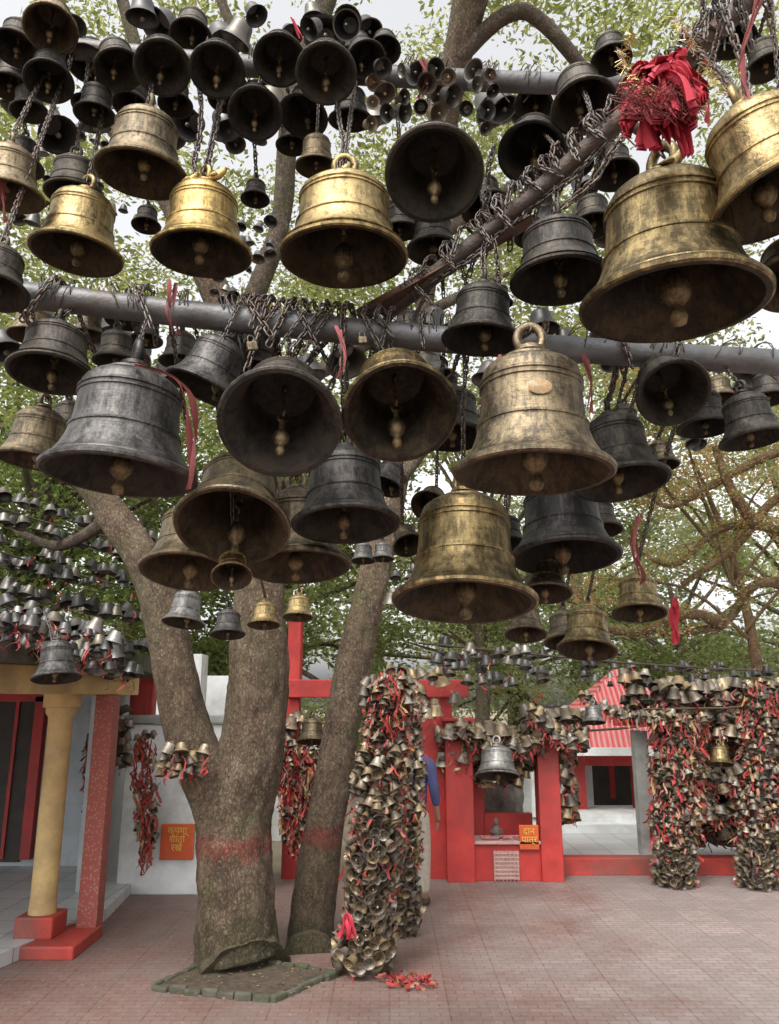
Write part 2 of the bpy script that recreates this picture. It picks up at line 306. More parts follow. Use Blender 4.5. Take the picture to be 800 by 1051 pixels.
def bell(x,y,W,t,ratio,roll,tone,v,beam,label,group=None,spin=None,clap=True,st=None):
    global bellcount; bellcount+=1
    P=T(x,y,t); Rr=W/2*t/F/1.03
    e=math.degrees(TH+math.atan((525.5-y)/F)); a=0 if ratio is None else math.degrees(math.asin(min(.97,ratio)))-e
    spin=random.uniform(0,360) if spin is None else spin
    az=math.atan2(P.x,P.y)
    Mt=Matrix.Rotation(-az*(1 if abs(a)>12 else 0),3,'Z')@Matrix.Rotation(R(roll),3,'Y')@Matrix.Rotation(R(-a),3,'X')
    M=Mt@Matrix.Rotation(R(spin),3,'Z')
    e0=empty('temple_bell',label,'bell',P,group); e0.rotation_euler=M.to_euler(); e0.scale=(Rr,Rr,Rr)
    hsc=[1,1.06,.9][v]
    link('body',BODY[(v,tone)],e0); lo=link('crown_loop',LOOP[tone],e0); lo.location=(0,0,1.66*hsc)
    if clap:
        c=link('clapper',CROD,e0); c.location=(0,0,1.36*hsc-.05)
        dn=M.inverted()@Vector((0,0,-1)); q=Vector((0,0,-1)).rotation_difference(dn)
        ax,an=q.to_axis_angle(); q=Quaternion(ax,min(an,R(24))*.9+R(random.uniform(-3,3))); c.rotation_mode='QUATERNION'; c.rotation_quaternion=q
        bb=link('clapper_ball',CBALL,c); bb.location=(0,0,-1.14); k_=random.uniform(.9,1.15); bb.scale=(k_,k_,k_)
    if st:
        mb=MB(); mb.lathe([(.0001,0.006),(.09,.005),(.1,.0)],20,Matrix.Rotation(R(90),4,'X')@Matrix.Diagonal((1.5,1.0,1,1)))
        s=mb.build('sticker',M_stick,e0,True); s.location=Matrix.Rotation(R(-spin),3,'Z')@Vector((-.02,-.70,.93)); s.rotation_euler=(0,0,R(-spin))
    crown=P+M@Vector((0,0,1.92*hsc*Rr))
    if beam:
        q=beamat(beam,crown.x).copy(); q.z-=.02; q.x+=random.uniform(-.02,.02)
        if (q-crown).length>.05:
            mid=crown.lerp(q,.5)+Vector((random.uniform(-.012,.012),random.uniform(-.01,.01),0)); kk=random.uniform(.7,1.1)
            chain_obj([crown-(q-crown).normalized()*.01,mid,q],(.024 if W>80 else .018)*kk,(.0028 if W>80 else .002)*kk,'chain of the '+label)
    return e0
BL=[
(122,490,157,1.75,.30,3,'grey',0,'A','large dark grey bell at the left under the pipe, its lip wide and plain'),
(287,436,128,1.72,.88,4,'dark',0,'A','dark bell with wide open mouth facing out, left of the open brass bell'),
(411,425,120,1.74,.86,-6,'brass',0,'A','brass bell tilted up under the pipe so its mouth shows'),
(238,542,120,1.98,.66,6,'dull',0,'A','tarnished brass bell below the two open-mouthed bells, clapper in view'),
(355,540,112,2.0,.36,-2,'grey',0,'A','grey bell hanging below the open brass bell'),
(548,488,165,1.66,.29,1,'dull',1,'A','large brownish silver bell with a small round sticker on its waist'),
(477,620,150,1.95,.30,2,'brass',1,'A','big brass bell hanging lowest of the large bells in the middle'),
(581,573,114,2.18,.34,0,'grey',0,'A','dark grey bell between the sticker bell and the lowest big brass bell'),
(640,497,97,2.0,.42,-4,'dark',1,'A','dark slim bell right of the sticker bell'),
(692,315,190,1.62,.44,0,'brass',0,'C','huge brass bell with ringed waist hanging under the red cloth bundle'),
(692,404,76,1.92,.88,-18,'dark',0,'A','small dark bell with mouth turned out, under the huge brass bell'),
(774,452,68,1.95,.36,-6,'dark',0,'A','small dark bell at the right end of the pipe'),
(724,440,56,2.15,.4,0,'dark',0,'A','little dark bell next to the right end bell'),
(575,290,102,1.85,.5,0,'dark',2,'C','dark squat bell above the pipe, left of the huge brass bell'),
(494,350,82,1.9,.42,4,'dark',0,'C','dark bell in front of the pipe, under the rusty angle iron'),
(465,450,74,2.2,.40,0,'dark',0,'A','dark bell between the open brass bell and the sticker bell'),
(207,400,80,1.95,.40,22,'grey',0,'A','grey bell leaning to the right beside the large dark grey bell'),
(52,385,87,1.85,.52,0,'dark',2,'A','dark bell under the left end of the pipe'),
(34,474,76,2.05,.3,5,'dull',0,'A','dull brass bell low at the left edge'),
(192,588,98,2.15,.4,4,'dull',0,'A','dull brass bell lowest on the left, beside the tree limb'),
(305,583,112,2.2,.32,-3,'dull',0,'A','dull brass bell below the grey one, above the tree fork'),
(238,592,42,2.0,.7,0,'brass',0,'A','tiny brass bell between the two lowest dull brass bells'),
(78,262,94,2.1,.5,4,'brass',0,'B','brass bell left above the pipe'),
(207,262,103,2.05,.48,0,'gold',0,'B','shiny golden bell with bird figures on its crown, above the pipe'),
(353,266,132,1.95,.48,0,'brass',2,'B','wide brass bell above the middle of the pipe'),
(145,180,94,2.1,.55,3,'dull',0,'B','dull bell hanging high at the left, over the golden bell'),
(446,180,102,2.05,.93,0,'dark',0,'B','dark bell seen straight into its round mouth, upper middle'),
(546,158,70,2.2,.9,5,'dark',0,'C','dark round-mouthed bell beside the diagonal bar'),
(8,202,72,2.0,.5,0,'dull',0,'B','dull brass bell cut by the left edge'),
(-8,300,72,1.8,.6,0,'dark',0,'B','dark bell cut by the left edge, just over the pipe end'),
(806,205,150,1.5,.62,-14,'brass',0,'C','big brass bell cut by the right edge'),
(812,292,76,1.6,.8,0,'dull',0,'C','tarnished bell at the right edge below the big brass one'),
(657,630,56,2.5,.36,0,'brass',0,'A','small brass bell on a long chain at right, beside the pink tassel'),
(603,668,62,2.6,.36,4,'brass',0,'A','small brass bell lowest on the right, under the dark grey bells'),
(582,660,46,2.7,.36,-3,'dull',0,'A','small dull bell behind the lowest right brass bell'),
(540,652,44,2.5,.4,0,'dull',0,'A','small dull bell peeping out right of the lowest big brass bell'),
(600,110,68,2.1,.8,-8,'dark',0,'C','dark bell with half turned mouth left of the red cloth bundle'),
(76,200,60,2.2,.5,0,'dark',2,'B','dark squat bell over the left brass bell'),
(262,117,56,2.15,.93,0,'dark',0,'B','dark round-mouthed bell in the lower top row, left of centre'),
(311,120,52,2.3,.8,10,'dark',0,'B','dark tilted bell in the lower top row under the largest round mouth'),
(335,76,63,2.1,.93,0,'dark',0,None,'largest round-mouthed bell tied on the top pipe'),
(287,62,54,2.15,.93,0,'dark',0,None,'round-mouthed bell left of the largest one on the top pipe'),
(223,73,57,2.15,.93,0,'dark',0,None,'fourth round-mouthed bell from the left on the top pipe'),
(167,70,58,2.15,.93,-3,'dark',0,None,'third round-mouthed bell from the left on the top pipe'),
(122,72,50,2.2,.85,-10,'dark',0,None,'second round-mouthed bell from the left on the top pipe'),
(90,66,44,2.3,.85,8,'dark',0,None,'small dark bell squeezed between its neighbours at the top pipe left'),
(52,30,54,2.15,.9,0,'dull',0,None,'brownish round-mouthed bell above the top pipe at the far left'),
(50,84,50,2.15,.85,0,'dark',0,None,'dark bell below the brownish one at the top left'),
(15,50,46,2.2,.8,0,'dark',0,None,'leftmost dark bell at the top edge'),
(10,90,42,2.3,.7,0,'dark',0,None,'dark bell at the left edge under the leftmost top bell'),
(196,38,44,2.35,.8,0,'dark',0,None,'small dark bell sitting above the top pipe'),
(376,62,42,2.2,.9,-14,'dark',0,None,'small round-mouthed bell right of the largest one on the top pipe'),
(97,118,42,2.2,.6,0,'dark',1,'B','slim dark bell dangling under the top pipe at the left'),
(360,124,46,2.3,.5,0,'dark',0,'B','dark bell dangling under the top pipe right of centre'),
(325,172,44,2.2,.55,0,'dull',1,'B','slim dull bell dangling over the wide brass bell'),
(445,258,56,2.3,.55,0,'dark',0,'B','dark bell showing below the straight-on dark bell'),
(500,215,52,2.25,.7,-8,'dark',0,'C','dark bell between the straight-on bell and the squat dark bell'),
(411,238,40,2.35,.5,0,'dark',0,'B','small dark bell right of the wide brass bell'),
(513,312,28,1.95,.5,0,'dark',0,'C','tiny dark bell on the diagonal bar over the pipe'),
(628,62,42,2.1,.75,0,'dark',0,'C','dark bell at the top right beside the red cloth'),
(610,232,46,2.1,.6,0,'dark',0,'C','dark bell hidden left of the huge brass bell'),
(632,180,48,2.1,.7,0,'dark',0,'C','dark bell over the shoulder of the huge brass bell'),
(650,110,40,2.1,.7,0,'dark',0,'C','dark bell under the red cloth bundle'),
(118,372,46,2.1,.4,0,'dark',0,'A','small dark bell behind the pipe over the large dark grey bell'),
(185,372,44,2.2,.4,0,'dark',0,'A','small dark bell behind the leaning grey bell'),
(262,380,56,2.1,.4,8,'dark',0,'A','dark bell behind the open-mouthed dark bell'),
(90,345,36,2.3,.45,0,'dull',0,'A','little dull bell behind the left bells of the pipe'),
(30,345,44,2.3,.45,0,'dull',0,'A','dull little bell behind the left end of the pipe'),
(395,500,40,2.4,.5,20,'grey',0,'A','small grey bell behind the open brass bell and the grey one'),
(440,520,38,2.3,.85,20,'dull',0,'A','small open-mouthed bell over the lowest big brass bell'),
(420,560,34,2.3,.7,-15,'dull',0,'A','small dull bell left of the lowest big brass bell'),
(680,478,36,2.3,.4,0,'dull',0,'A','small dull bell right of the slim dark bell'),
(740,410,34,2.3,.45,0,'dull',0,'A','small dull bell near the right end of the pipe'),
(790,410,40,2.3,.45,0,'dark',0,'A','small dark bell at the right edge by the pipe'),
(560,610,56,2.3,.4,0,'dull',0,'A','dull bell in shadow under the hidden dark grey bell'),
(188,640,44,3.0,.3,4,'silver',1,'A','pale silver bell hanging in front of the left tree limb'),
(234,652,36,3.2,.3,0,'grey',0,'A','small grey bell between the silver bell and the little golden bell'),
(271,642,34,3.2,.3,0,'brass',0,'A','little golden bell in front of the trunk'),
(306,634,32,3.3,.3,0,'brass',0,'A','little golden bell right of the other golden one, by the trunk'),
(373,576,26,3.1,.3,0,'silver',0,'A','tiny silver bell left of its twin beneath the grey bell'),
(393,574,24,3.1,.3,0,'silver',0,'A','tiny silver bell right of its twin beneath the grey bell'),
(58,697,50,3.4,.24,-4,'grey',1,None,'grey bell hanging off the mossy roof edge by the yellow column'),
(320,762,32,5.2,.2,0,'dull',0,None,'small dull bell behind the trunk, by the red beam'),
(511,797,46,5.9,.2,0,'silver',2,None,'pale silver bell hanging in the red gateway'),
(610,742,24,6.0,.2,0,'silver',0,None,'small pale bell hanging before the red roof'),
(740,785,26,6.6,.2,0,'brass',0,None,'brass bell hanging in the bell-covered arch'),
(135,110,40,2.35,.75,6,'dark',0,'B','dark bell under the top pipe between the slim one and the high dull bell'),
(232,100,38,2.4,.8,-8,'dark',0,'B','small dark bell under the fourth round mouth of the top pipe'),
(180,108,36,2.4,.7,0,'dark',0,'B','small dark bell under the third round mouth of the top pipe'),
(30,115,38,2.3,.6,-6,'dark',0,'B','small dark bell near the left edge below the top cluster'),
(395,52,34,2.3,.85,0,'dark',0,None,'small round mouth touching the bunch of little bells on the top pipe'),
(300,150,34,2.4,.6,0,'dark',0,'B','small dark bell hanging below the tilted lower top row bell'),
(590,170,40,2.2,.7,0,'dark',0,'C','dark bell under the half turned one by the diagonal bar'),
(545,245,34,2.2,.6,0,'dark',0,'C','small dark bell just left of the squat dark bell crown'),
(420,345,38,2.3,.5,0,'dark',0,None,'small dark bell behind the pipe over the open brass bell'),
(150,350,34,2.3,.5,0,'dark',0,None,'small dark bell behind the pipe beside the large dark grey bell crown'),
(640,445,40,2.3,.4,6,'dark',0,'A','small dark bell behind the crown of the slim dark bell'),
(618,545,44,2.4,.4,0,'dark',0,'A','dark bell behind the lip of the slim dark bell'),
(520,560,44,2.4,.4,0,'dark',0,'A','dark bell between the sticker bell and the lowest big brass bell'),
(70,440,40,2.3,.4,-6,'dark',0,'A','small dark bell between the left end bell and the large dark grey one'),
(752,42,48,1.95,.75,6,'dark',0,'C','dark bell in the tangle at the top right corner, left one'),
(788,70,44,1.9,.7,-6,'dark',0,'C','dark bell in the tangle at the top right corner, right one'),
(548,108,40,2.35,.8,8,'dark',0,None,'dark bell above the round-mouthed one beside the diagonal bar'),
(22,172,44,2.35,.6,0,'dark',0,'B','dark bell at the left edge between the top cluster and the dull brass bell'),
(262,205,30,2.5,.6,0,'dark',0,'B','little dark bell right of the golden bell shoulder'),
(128,330,40,2.3,.5,0,'dull',0,None,'dull bell half hidden behind the thick pipe over the large dark grey bell'),
(150,232,30,2.6,.6,0,'dark',0,'B','little dark bell between the left brass bell and the golden bell'),
]
for i,b in enumerate(BL): bell(*b,st=('small round sticker' in b[9]),spin=0 if 'small round sticker' in b[9] else None)
# ---------------- pipes ----------------
def pipe(name,p,q,r,label,cat='pipe',m=M_pipe):
    mb=MB(); n=12; mb.tube([p.lerp(q,i/n)+Vector((0,0,-.03*math.sin(PI*i/n))) for i in range(n+1)],r,18); return tag(mb.build(name,m,smooth=True),label,cat)
pipe('steel_pipe',*BEAM['A'],.034,'thick grey steel pipe crossing the picture under the upper bells')
pipe('steel_pipe',*BEAM['B'],.030,'grey steel pipe crossing behind the top row of bells')
pipe('steel_pipe',*BEAM['C'],.024,'dark steel pipe running diagonally up to the top right corner',m=M_dpipe)
def angle_iron(p,q,label):
    mb=MB(); d=(q-p).normalized(); s=d.cross(Vector((0,0,1))).normalized(); u=s.cross(d)
    pr=[(0,0),(.045,0),(.045,.005),(.005,.005),(.005,.045),(0,.045)]
    mb.quadring([[x+s*a+u*b for a,b in pr] for x in (p,q)],True,True,True); return tag(mb.build('angle_iron',M_rust),label,'angle iron')
angle_iron(T(372,332,2.1),T(548,232,2.02),'rusty brown angle iron slanting up behind the middle bells')
angle_iron(T(640,0,2.3),T(760,-20,1.9),'rusty angle iron at the top right edge')
def coil(b,x,rad,turns,label,group,wr=.0015):
    p,q=BEAM[b]; d=(q-p).normalized(); c=beamat(b,x); s=d.orthogonal().normalized(); u=d.cross(s)
    pts=[]; N=turns*12; tl=random.uniform(-.025,.025); pitch=random.uniform(.003,.014); ex=random.uniform(.05,.3)
    for i in range(N):
        a=2*PI*i/12; rr=rad*(1+ex*max(0,math.sin(i*.21+x*9))+.05*math.sin(i*.9)); pts.append(c+s*rr*math.cos(a)+u*rr*math.sin(a)+d*(pitch*i/12+.014*math.sin(i*.37)+tl*math.sin(a)))
    e=pts[-1]; pts+= [e+Vector((random.uniform(-.02,.02),-.01,-.02)),e+Vector((random.uniform(-.06,.06),-.03,random.uniform(-.1,-.02)))]
    mb=MB(); mb.tube(pts,wr,5); return tag(mb.build('tie_wire',M_wire,smooth=True),label,'wire',group)
for px in [12,40,60,118,135,170,190,225,240,420,437,455,500,520,600,615,660,705,740,760,785]:
    coil('A',T(px+random.uniform(-8,8),320,2.0).x,.038,random.randint(1,6),'thin wire wound round the thick grey pipe to hold bells','wires wound on the thick pipe')
for i in range(14):
    px=20+i*44+random.uniform(-14,14); coil('B',T(px,60,2.3).x,.036,random.randint(1,6),'thin wire wound round the top pipe to hold bells','wires wound on the top pipe')
for i in range(16):
    px=420+i*23; coil('C',T(px,200,1.95).x,.030,random.randint(3,7),'thin wire wound round the diagonal pipe','wires wound on the diagonal pipe',.002)
def chloop(b,x,drop,label,group,w=.05,L=.021):
    c=beamat(b,x); p,q=BEAM[b]; d=(q-p).normalized(); back=Vector((-d.y,d.x,0))
    pts=[]; k_=random.uniform(.75,1.25)
    for i in range(9):
        a=PI*i/8; pts.append(c+back*.042*-math.cos(a)+Vector((0,0,.042*math.sin(a)))+d*(w*random.uniform(.2,.6)*i/8))
    end=c+Vector((random.uniform(-w,w),-.05,-drop)); pts=[end]+pts+[c+back*.05+Vector((random.uniform(-w,w),.03,-drop*.8))]
    return chain_obj(pts,L*k_,.0024*k_,label,group)
for i,px in enumerate([248,258,266,275,286,296,306,316,330,340,352,372,385,398]):
    chloop('A',T(px,320,2.0).x,random.uniform(.05,.19),'steel chain slung over the thick pipe above the open-mouthed bells','chains slung over the thick pipe',.08)
for i,px in enumerate([60,150,430,470,560,640,700]):
    chloop('A',T(px,330,2.0).x,random.uniform(.05,.10),'short chain looped over the thick pipe away from the middle','short chains looped on the thick pipe')
for px in [430,445,462,480,498,515,530,545,558,570,585,600,620,640,660,680,700]:
    chloop('C',T(px,200,1.95).x,random.uniform(.03,.08),'chain looped over the diagonal pipe','chains looped on the diagonal pipe',.04,.020)
for (a,bq,lb) in [((205,90,2.2),(200,180,2.05),'pale chain dropping from the top pipe to the golden bell'),((348,90,2.2),(352,180,1.95),'pale chain over the wide brass bell'),((505,150,2.0),(490,250,2.1),'chain sagging from the diagonal pipe to the left'),((540,215,1.95),(640,120,1.85),'chain laid along the diagonal pipe'),((560,230,1.9),(660,110,1.8),'second chain laid along the diagonal pipe'),((440,290,2.05),(560,190,1.93),'third chain laid along the lower half of the diagonal pipe'),((740,-20,1.6),(775,110,1.5),'chain hanging down at the top right corner')]:
    p,q=T(*a),T(*bq); chain_obj([p.lerp(q,i/6)+Vector((random.uniform(-.008,.008),0,-.03*math.sin(PI*i/6))) for i in range(7)],.022,.0027,lb)
for i in range(5):
    px=748+random.uniform(-28,28); p=T(px,-20,1.6); q=T(px+random.uniform(-24,24),random.uniform(20,100),1.62)
    chain_obj([p,p.lerp(q,.5)+Vector((random.uniform(-.03,.03),0,0)),q],.020,.0023,'rusty chain in the tangle at the top right corner','chains tangled in the top right corner')
def padlock(p,s,label):
    e=empty('padlock',label,'padlock',p); e.scale=(s,s,s); e.rotation_euler=(0,R(random.uniform(-20,20)),R(random.uniform(-30,30)))
    mb=MB(); mb.box((0,0,-.5),(1,.4,.85),bev=.1); mb.build('case',BM['dull'],e)
    mb=MB(); mb.tube([(-.3,0,-.1),(-.3,0,.25)]+[(-.3*math.cos(a),0,.25+.3*math.sin(a)) for a in [PI*q/8 for q in range(1,8)]]+[(.3,0,.25),(.3,0,-.1)],.08,8); mb.build('shackle',M_chain,e,True)
padlock(T(258,350,1.88),.026,'brass padlock hanging on the chains left of the dark open-mouthed bell')
padlock(T(372,345,1.86),.020,'smaller brass padlock over the open brass bell')
def bird(p,s,lab,m):
    e=empty('bird_figure',lab,'figurine',p); e.scale=(s,s,s)
    mb=MB(); mb.tube([(-.9,0,.1),(-.5,0,.1),(0,0,.35),(.35,0,.7),(.5,0,.95),(.62,0,1.0)],[.05,.2,.33,.26,.2,.05],10); mb.build('body',m,e,True)
    mb=MB(); mb.tube([(.6,0,1.0),(.78,0,.94),(.82,0,.84)],[.08,.05,.01],6); mb.build('beak',m,e,True)
    mb=MB(); mb.tube([(0,.28,.35),(-.3,.33,.25),(-.75,.22,.12)],[.12,.14,.03],6); mb.tube([(0,-.28,.35),(-.3,-.33,.25),(-.75,-.22,.12)],[.12,.14,.03],6); mb.build('wings',m,e,True)
bird(T(224,184,2.02),.034,'small brass bird figure to the right on the golden bell crown',BM['gold'])
bird(T(196,188,2.04),.030,'small brass bird figure to the left on the golden bell crown',BM['gold'])
bird(T(690,175,1.58),.045,'brass bird figure on the crown of the huge brass bell',BM['brass'])
bird(T(352,180,1.96),.035,'brass bird figure above the wide brass bell',BM['brass'])
# small bells
def smallbell_mesh(seg):
    mb=MB(); mb.lathe([(.0001,1.35),(.35,1.3),(.55,1.18),(.62,1.0),(.68,.6),(.8,.25),(1,0),(.9,0.02),(.72,.3),(.6,.7),(.5,1.05),(.0001,1.15)],seg)
    mb.tube([(.14*math.cos(a),0,1.42+.14*math.sin(a)) for a in [2*PI*q/8 for q in range(8)]],.05,4,True)
    mb.lathe([(.0001,.15),(.16,.02),(.12,-.12),(.0001,-.2)],6); return mb
SBM=smallbell_mesh(20).mesh('small_bell',M_small,True,45); SBG=smallbell_mesh(20).mesh('small_bell',M_sg,True,45)
lowv=[(.0001,1.35),(.5,1.2),(.66,.7),(.8,.25),(1,0),(.9,.02),(.6,.5),(.5,1.0),(.0001,1.1)]
STUFF=MB(); nind=0
def smallb(p,D,dr,ind,label,group,grey=False):
    global nind
    q=Vector(dr).to_track_quat('-Z','Y'); s=D/2
    if ind and nind+bellcount<299:
        nind+=1; o=link('small_bell',SBG if grey else SBM); o.location=p; o.rotation_mode='QUATERNION'; o.rotation_quaternion=q; o.scale=(s,s,s); tag(o,label,'bell',group)
    else: STUFF.cur=1 if grey else 0; STUFF.lathe(lowv,9,Matrix.Translation(p)@q.to_matrix().to_4x4()@Matrix.Scale(s,4))
def jd(d,j=.3): return Vector(d)+Vector([random.uniform(-j,j) for _ in range(3)])
used=[]
tries=0
while len(used)<24 and tries<2000:
    tries+=1; px=random.uniform(382,512); py=random.uniform(68,132)
    if 400<px<490 and py>118: continue
    if any((px-a)**2+(py-b_)**2<15**2 for a,b_ in used): continue
    used.append((px,py)); smallb(T(px,py,2.12+random.uniform(-.05,.05)),random.uniform(.036,.066),jd((random.uniform(-.9,.9),-.8,-.7),.5),True,'small bell in the bunch tied above the straight-on dark bell','small bells bunched on the top pipe',len(used)%3>0)
def ribbon(mb,p,L,wd,dirv=(0,0,-1),amp=.02,n=7):
    d=Vector(dirv).normalized(); s=d.orthogonal().normalized(); s=Quaternion(d,random.uniform(0,6.28))@s; u=d.cross(s); ph=random.uniform(0,6)
    r=[]
    for i in range(n):
        t=i/(n-1); c=p+d*L*t+u*amp*math.sin(ph+t*5)+s*amp*.6*math.sin(ph*2+t*4); tw=Quaternion(d,t*random.uniform(.5,1.6))@s
        w2=wd*(.35+.65*math.sin(min(1,t*2.2)*PI/2))*.5
        r.append([c-tw*w2,c+u*w2*.35,c+tw*w2])
    mb.quadring(r,False)
def cloud(x0,x1,y0,y1,t0,t1,n,W,ind,label,group,rib=0,grey=False,j=.35,curve=None,ncover=None,rl=(.04,.11),rows=0):
    rm=MB()
    for i in range(n):
        px=random.uniform(x0,x1); py=random.uniform(y0,y1)
        if rows: py=y0+(y1-y0)*(random.randint(0,rows-1)+.5)/rows+random.uniform(-3,3)
        py+=(curve(px) if curve else 0); t=random.uniform(t0,t1)
        smallb(T(px,py,t),W*random.uniform(.6,1.25)*t/F,jd((0,-.15,-1),j),ind and i<(ncover or n),label,group,grey)
    for i in range(rib):
        px=random.uniform(x0,x1); py=random.uniform(y0,y1)+(curve(px) if curve else 0); t=random.uniform(t0,t1)-.05
        ribbon(rm,T(px,py,t),random.uniform(*rl),random.uniform(.009,.02),(random.uniform(-.4,.4),random.uniform(-.3,.1),-1),.02,6)
    if rib: tag(rm.build('cloth_strips',M_rib,None,True),'red and gold cloth strips tied among the '+group,'cloth',kind='stuff')
cloud(0,800,335,400,2.35,2.8,34,36,True,'small dark bell in the shadows behind the thick pipe','small dark bells behind the thick pipe',0,True,.4)
cloud(0,420,95,150,2.5,2.9,28,36,True,'small dark bell hanging behind the lower top row','small dark bells behind the top pipe',0,True,.5)
cloud(380,640,190,260,2.4,2.8,14,36,True,'small dark bell behind the diagonal pipe','small dark bells behind the diagonal pipe',0,True,.5)
cloud(0,380,15,60,2.45,2.8,20,36,True,'small dark bell above the top pipe','small dark bells above the top pipe',0,True,.6)
cloud(490,640,85,135,2.45,2.8,10,34,True,'small dark bell under the right end of the top pipe','small dark bells at the right end of the top pipe',0,True,.6)
# ---------------- ground ----------------
mb=MB(); mb.box((0,60,-.05),(260,260,.1)); tag(mb.build('ground',M_grd),kind='structure')
mb=MB(); mb.v=[(-9,-4,.004),(9,-4,.004),(9,7.62,.004),(-9,7.62,.004)]; mb.f=[(0,1,2,3)]; mb.mi=[0]; tag(mb.build('pavement',M_pave),kind='structure')
Xr0=AY(570,900,7.5).x
mb=MB(); mb.box((Xr0+4.0,11.6,.055),(8,7.9,.12)); tag(mb.build('courtyard_floor',M_tile),kind='structure')
mb=MB(); mb.box((Xr0+4.0,7.57,.075),(8,.16,.15),bev=.01); tag(mb.build('red_kerb',M_redk),'long red painted kerb in front of the tiled shrine floor','kerb')
pc=[G(157,1018),G(278,1030),G(345,1003),G(225,984)]
mb=MB()
for i in range(4):
    a,b=pc[i],pc[(i+1)%4]; n=max(3,int((b-a).length/.085)); an=math.atan2(b.y-a.y,b.x-a.x)
    for q in range(n):
        c=a.lerp(b,(q+.5)/n); mb.box((c.x+random.uniform(-.008,.008),c.y+random.uniform(-.008,.008),.014+random.uniform(-.01,.006)),((b-a).length/n-.003,.034+random.uniform(-.01,.01),.045),Matrix.Rotation(an+random.uniform(-.08,.08),3,'Z'),.01)
tag(mb.build('brick_edging',M_moss),'mossy brick edging laid around the foot of the big tree','edging')
mb=MB(); mb.prism([(p.x,p.y) for p in pc],.008,.020); tag(mb.build('soil',M_soil),kind='structure')
mb=MB()
for i in range(160):
    a=random.uniform(0,6.28); p=G(random.uniform(60,520),random.uniform(940,1045),.008) if i<60 else G(random.uniform(180,340),random.uniform(985,1025),.028)
    s=random.uniform(.006,.014); u=Vector((math.cos(a),math.sin(a),random.uniform(-.2,.2)))*s; v=Vector((-math.sin(a),math.cos(a),random.uniform(0,.5)))*s*.5
    b=len(mb.v); mb.v+=[tuple(p-u),tuple(p+v),tuple(p+u),tuple(p-v)]; mb.f.append((b,b+1,b+2,b+3)); mb.mi.append(0)
tag(mb.build('fallen_leaves',L_rust),'dry fallen leaves scattered round the big tree','leaves',kind='stuff')
# ---------------- trees ----------------
def leaves(name,mat,parent,clumps,n,size):
    cs=np.array([c[0] for c in clumps]); rs=np.array([c[1] for c in clumps]); wt=rs**2; idx=rng.choice(len(clumps),n,p=wt/wt.sum())
    d=rng.normal(size=(n,3)); d/=np.linalg.norm(d,axis=1)[:,None]; rad=rng.random(n)**.45
    p=cs[idx]+d*(rs[idx]*rad)[:,None]*np.array([1,1,.7])
    a=rng.normal(size=(n,3)); a[:,2]*=.6; a/=np.linalg.norm(a,axis=1)[:,None]; b=np.cross(a,rng.normal(size=(n,3))); b/=np.linalg.norm(b,axis=1)[:,None]
    s=size*rng.uniform(.5,1.4,n)[:,None]
    v=np.empty((n,4,3)); v[:,0]=p-a*s; v[:,1]=p+b*s*.45; v[:,2]=p+a*s; v[:,3]=p-b*s*.45
    me=bpy.data.meshes.new(name); me.vertices.add(n*4); me.vertices.foreach_set('co',v.reshape(-1)); me.loops.add(n*4); me.loops.foreach_set('vertex_index',np.arange(n*4,dtype=np.int32))
    me.polygons.add(n); me.polygons.foreach_set('loop_start',np.arange(0,n*4,4,dtype=np.int32)); me.update(calc_edges=True); me.materials.append(mat)
    return link(name,me,parent)
def smoothpath(P,rad,sub=5):
    pts=[];rr=[]
    P=[Vector(p) for p in P]
    for i in range(len(P)-1):
        p0=P[max(i-1,0)];p1=P[i];p2=P[i+1];p3=P[min(i+2,len(P)-1)]
        for k in range(sub):
            t=k/sub; pts.append(.5*((2*p1)+(p2-p0)*t+(2*p0-5*p1+4*p2-p3)*t*t+(3*p1-p0-3*p2+p3)*t**3)); rr.append(rad[i]*(1-t)+rad[i+1]*t)
    pts.append(P[-1]); rr.append(rad[-1]); return pts,rr
def limb(mb,P,rad,jit=.04,seg=20,sub=6):
    pts,rr=smoothpath(P,rad,sub); mb.tube(pts,rr,seg,jit=jit)
mt=empty('forked_tree','big rough-barked tree forking low, with a red painted band, in the brick edging','tree')
mb=MB(); b0=G(245,1003); 
limb(mb,[b0+Vector((0,.15,-.05)),T(245,985,4.6),T(243,930,4.65),T(240,870,4.72),T(243,825,4.8),T(258,770,4.85),T(266,700,4.9),T(266,630,5.0),T(268,540,5.2),T(262,440,5.4),T(240,350,5.5),T(205,262,5.5),T(165,190,5.6),T(100,110,5.9)],[.285,.25,.228,.222,.222,.205,.18,.165,.15,.13,.11,.10,.085,.06],.022,64,12)
mb.build('trunk',M_bark,mt,True,60)
mb=MB(); limb(mb,[T(238,865,4.75),T(218,815,4.78),T(197,760,4.8),T(182,700,4.85),T(170,640,4.9),T(150,580,5.0),T(118,530,5.1),T(88,492,5.2),T(40,440,5.4)],[.15,.155,.14,.13,.125,.115,.105,.09,.07],.026,48,12); mb.build('limb',M_bark,mt,True,60)
mb=MB()
for P,r in [([T(262,440,5.4),T(330,380,5.8),T(420,330,6.2),T(520,280,6.8)],[.08,.06,.05,.03]),([T(240,350,5.5),T(285,240,5.6),T(300,110,5.6),T(335,0,5.7),T(360,-80,5.8)],[.08,.07,.07,.075,.06]),([T(165,190,5.6),T(150,90,5.4),T(120,-20,5.5)],[.07,.05,.04]),([T(118,530,5.1),T(60,560,5.4),T(10,540,5.8)],[.05,.035,.02]),([T(300,110,5.6),T(240,30,5.8),T(215,-40,6)],[.05,.04,.03]),([T(165,190,5.6),T(90,180,5.7),T(20,230,6)],[.05,.035,.02])]: limb(mb,P,r,.03,12)
mb.build('branch',M_bark2,mt,True,60)
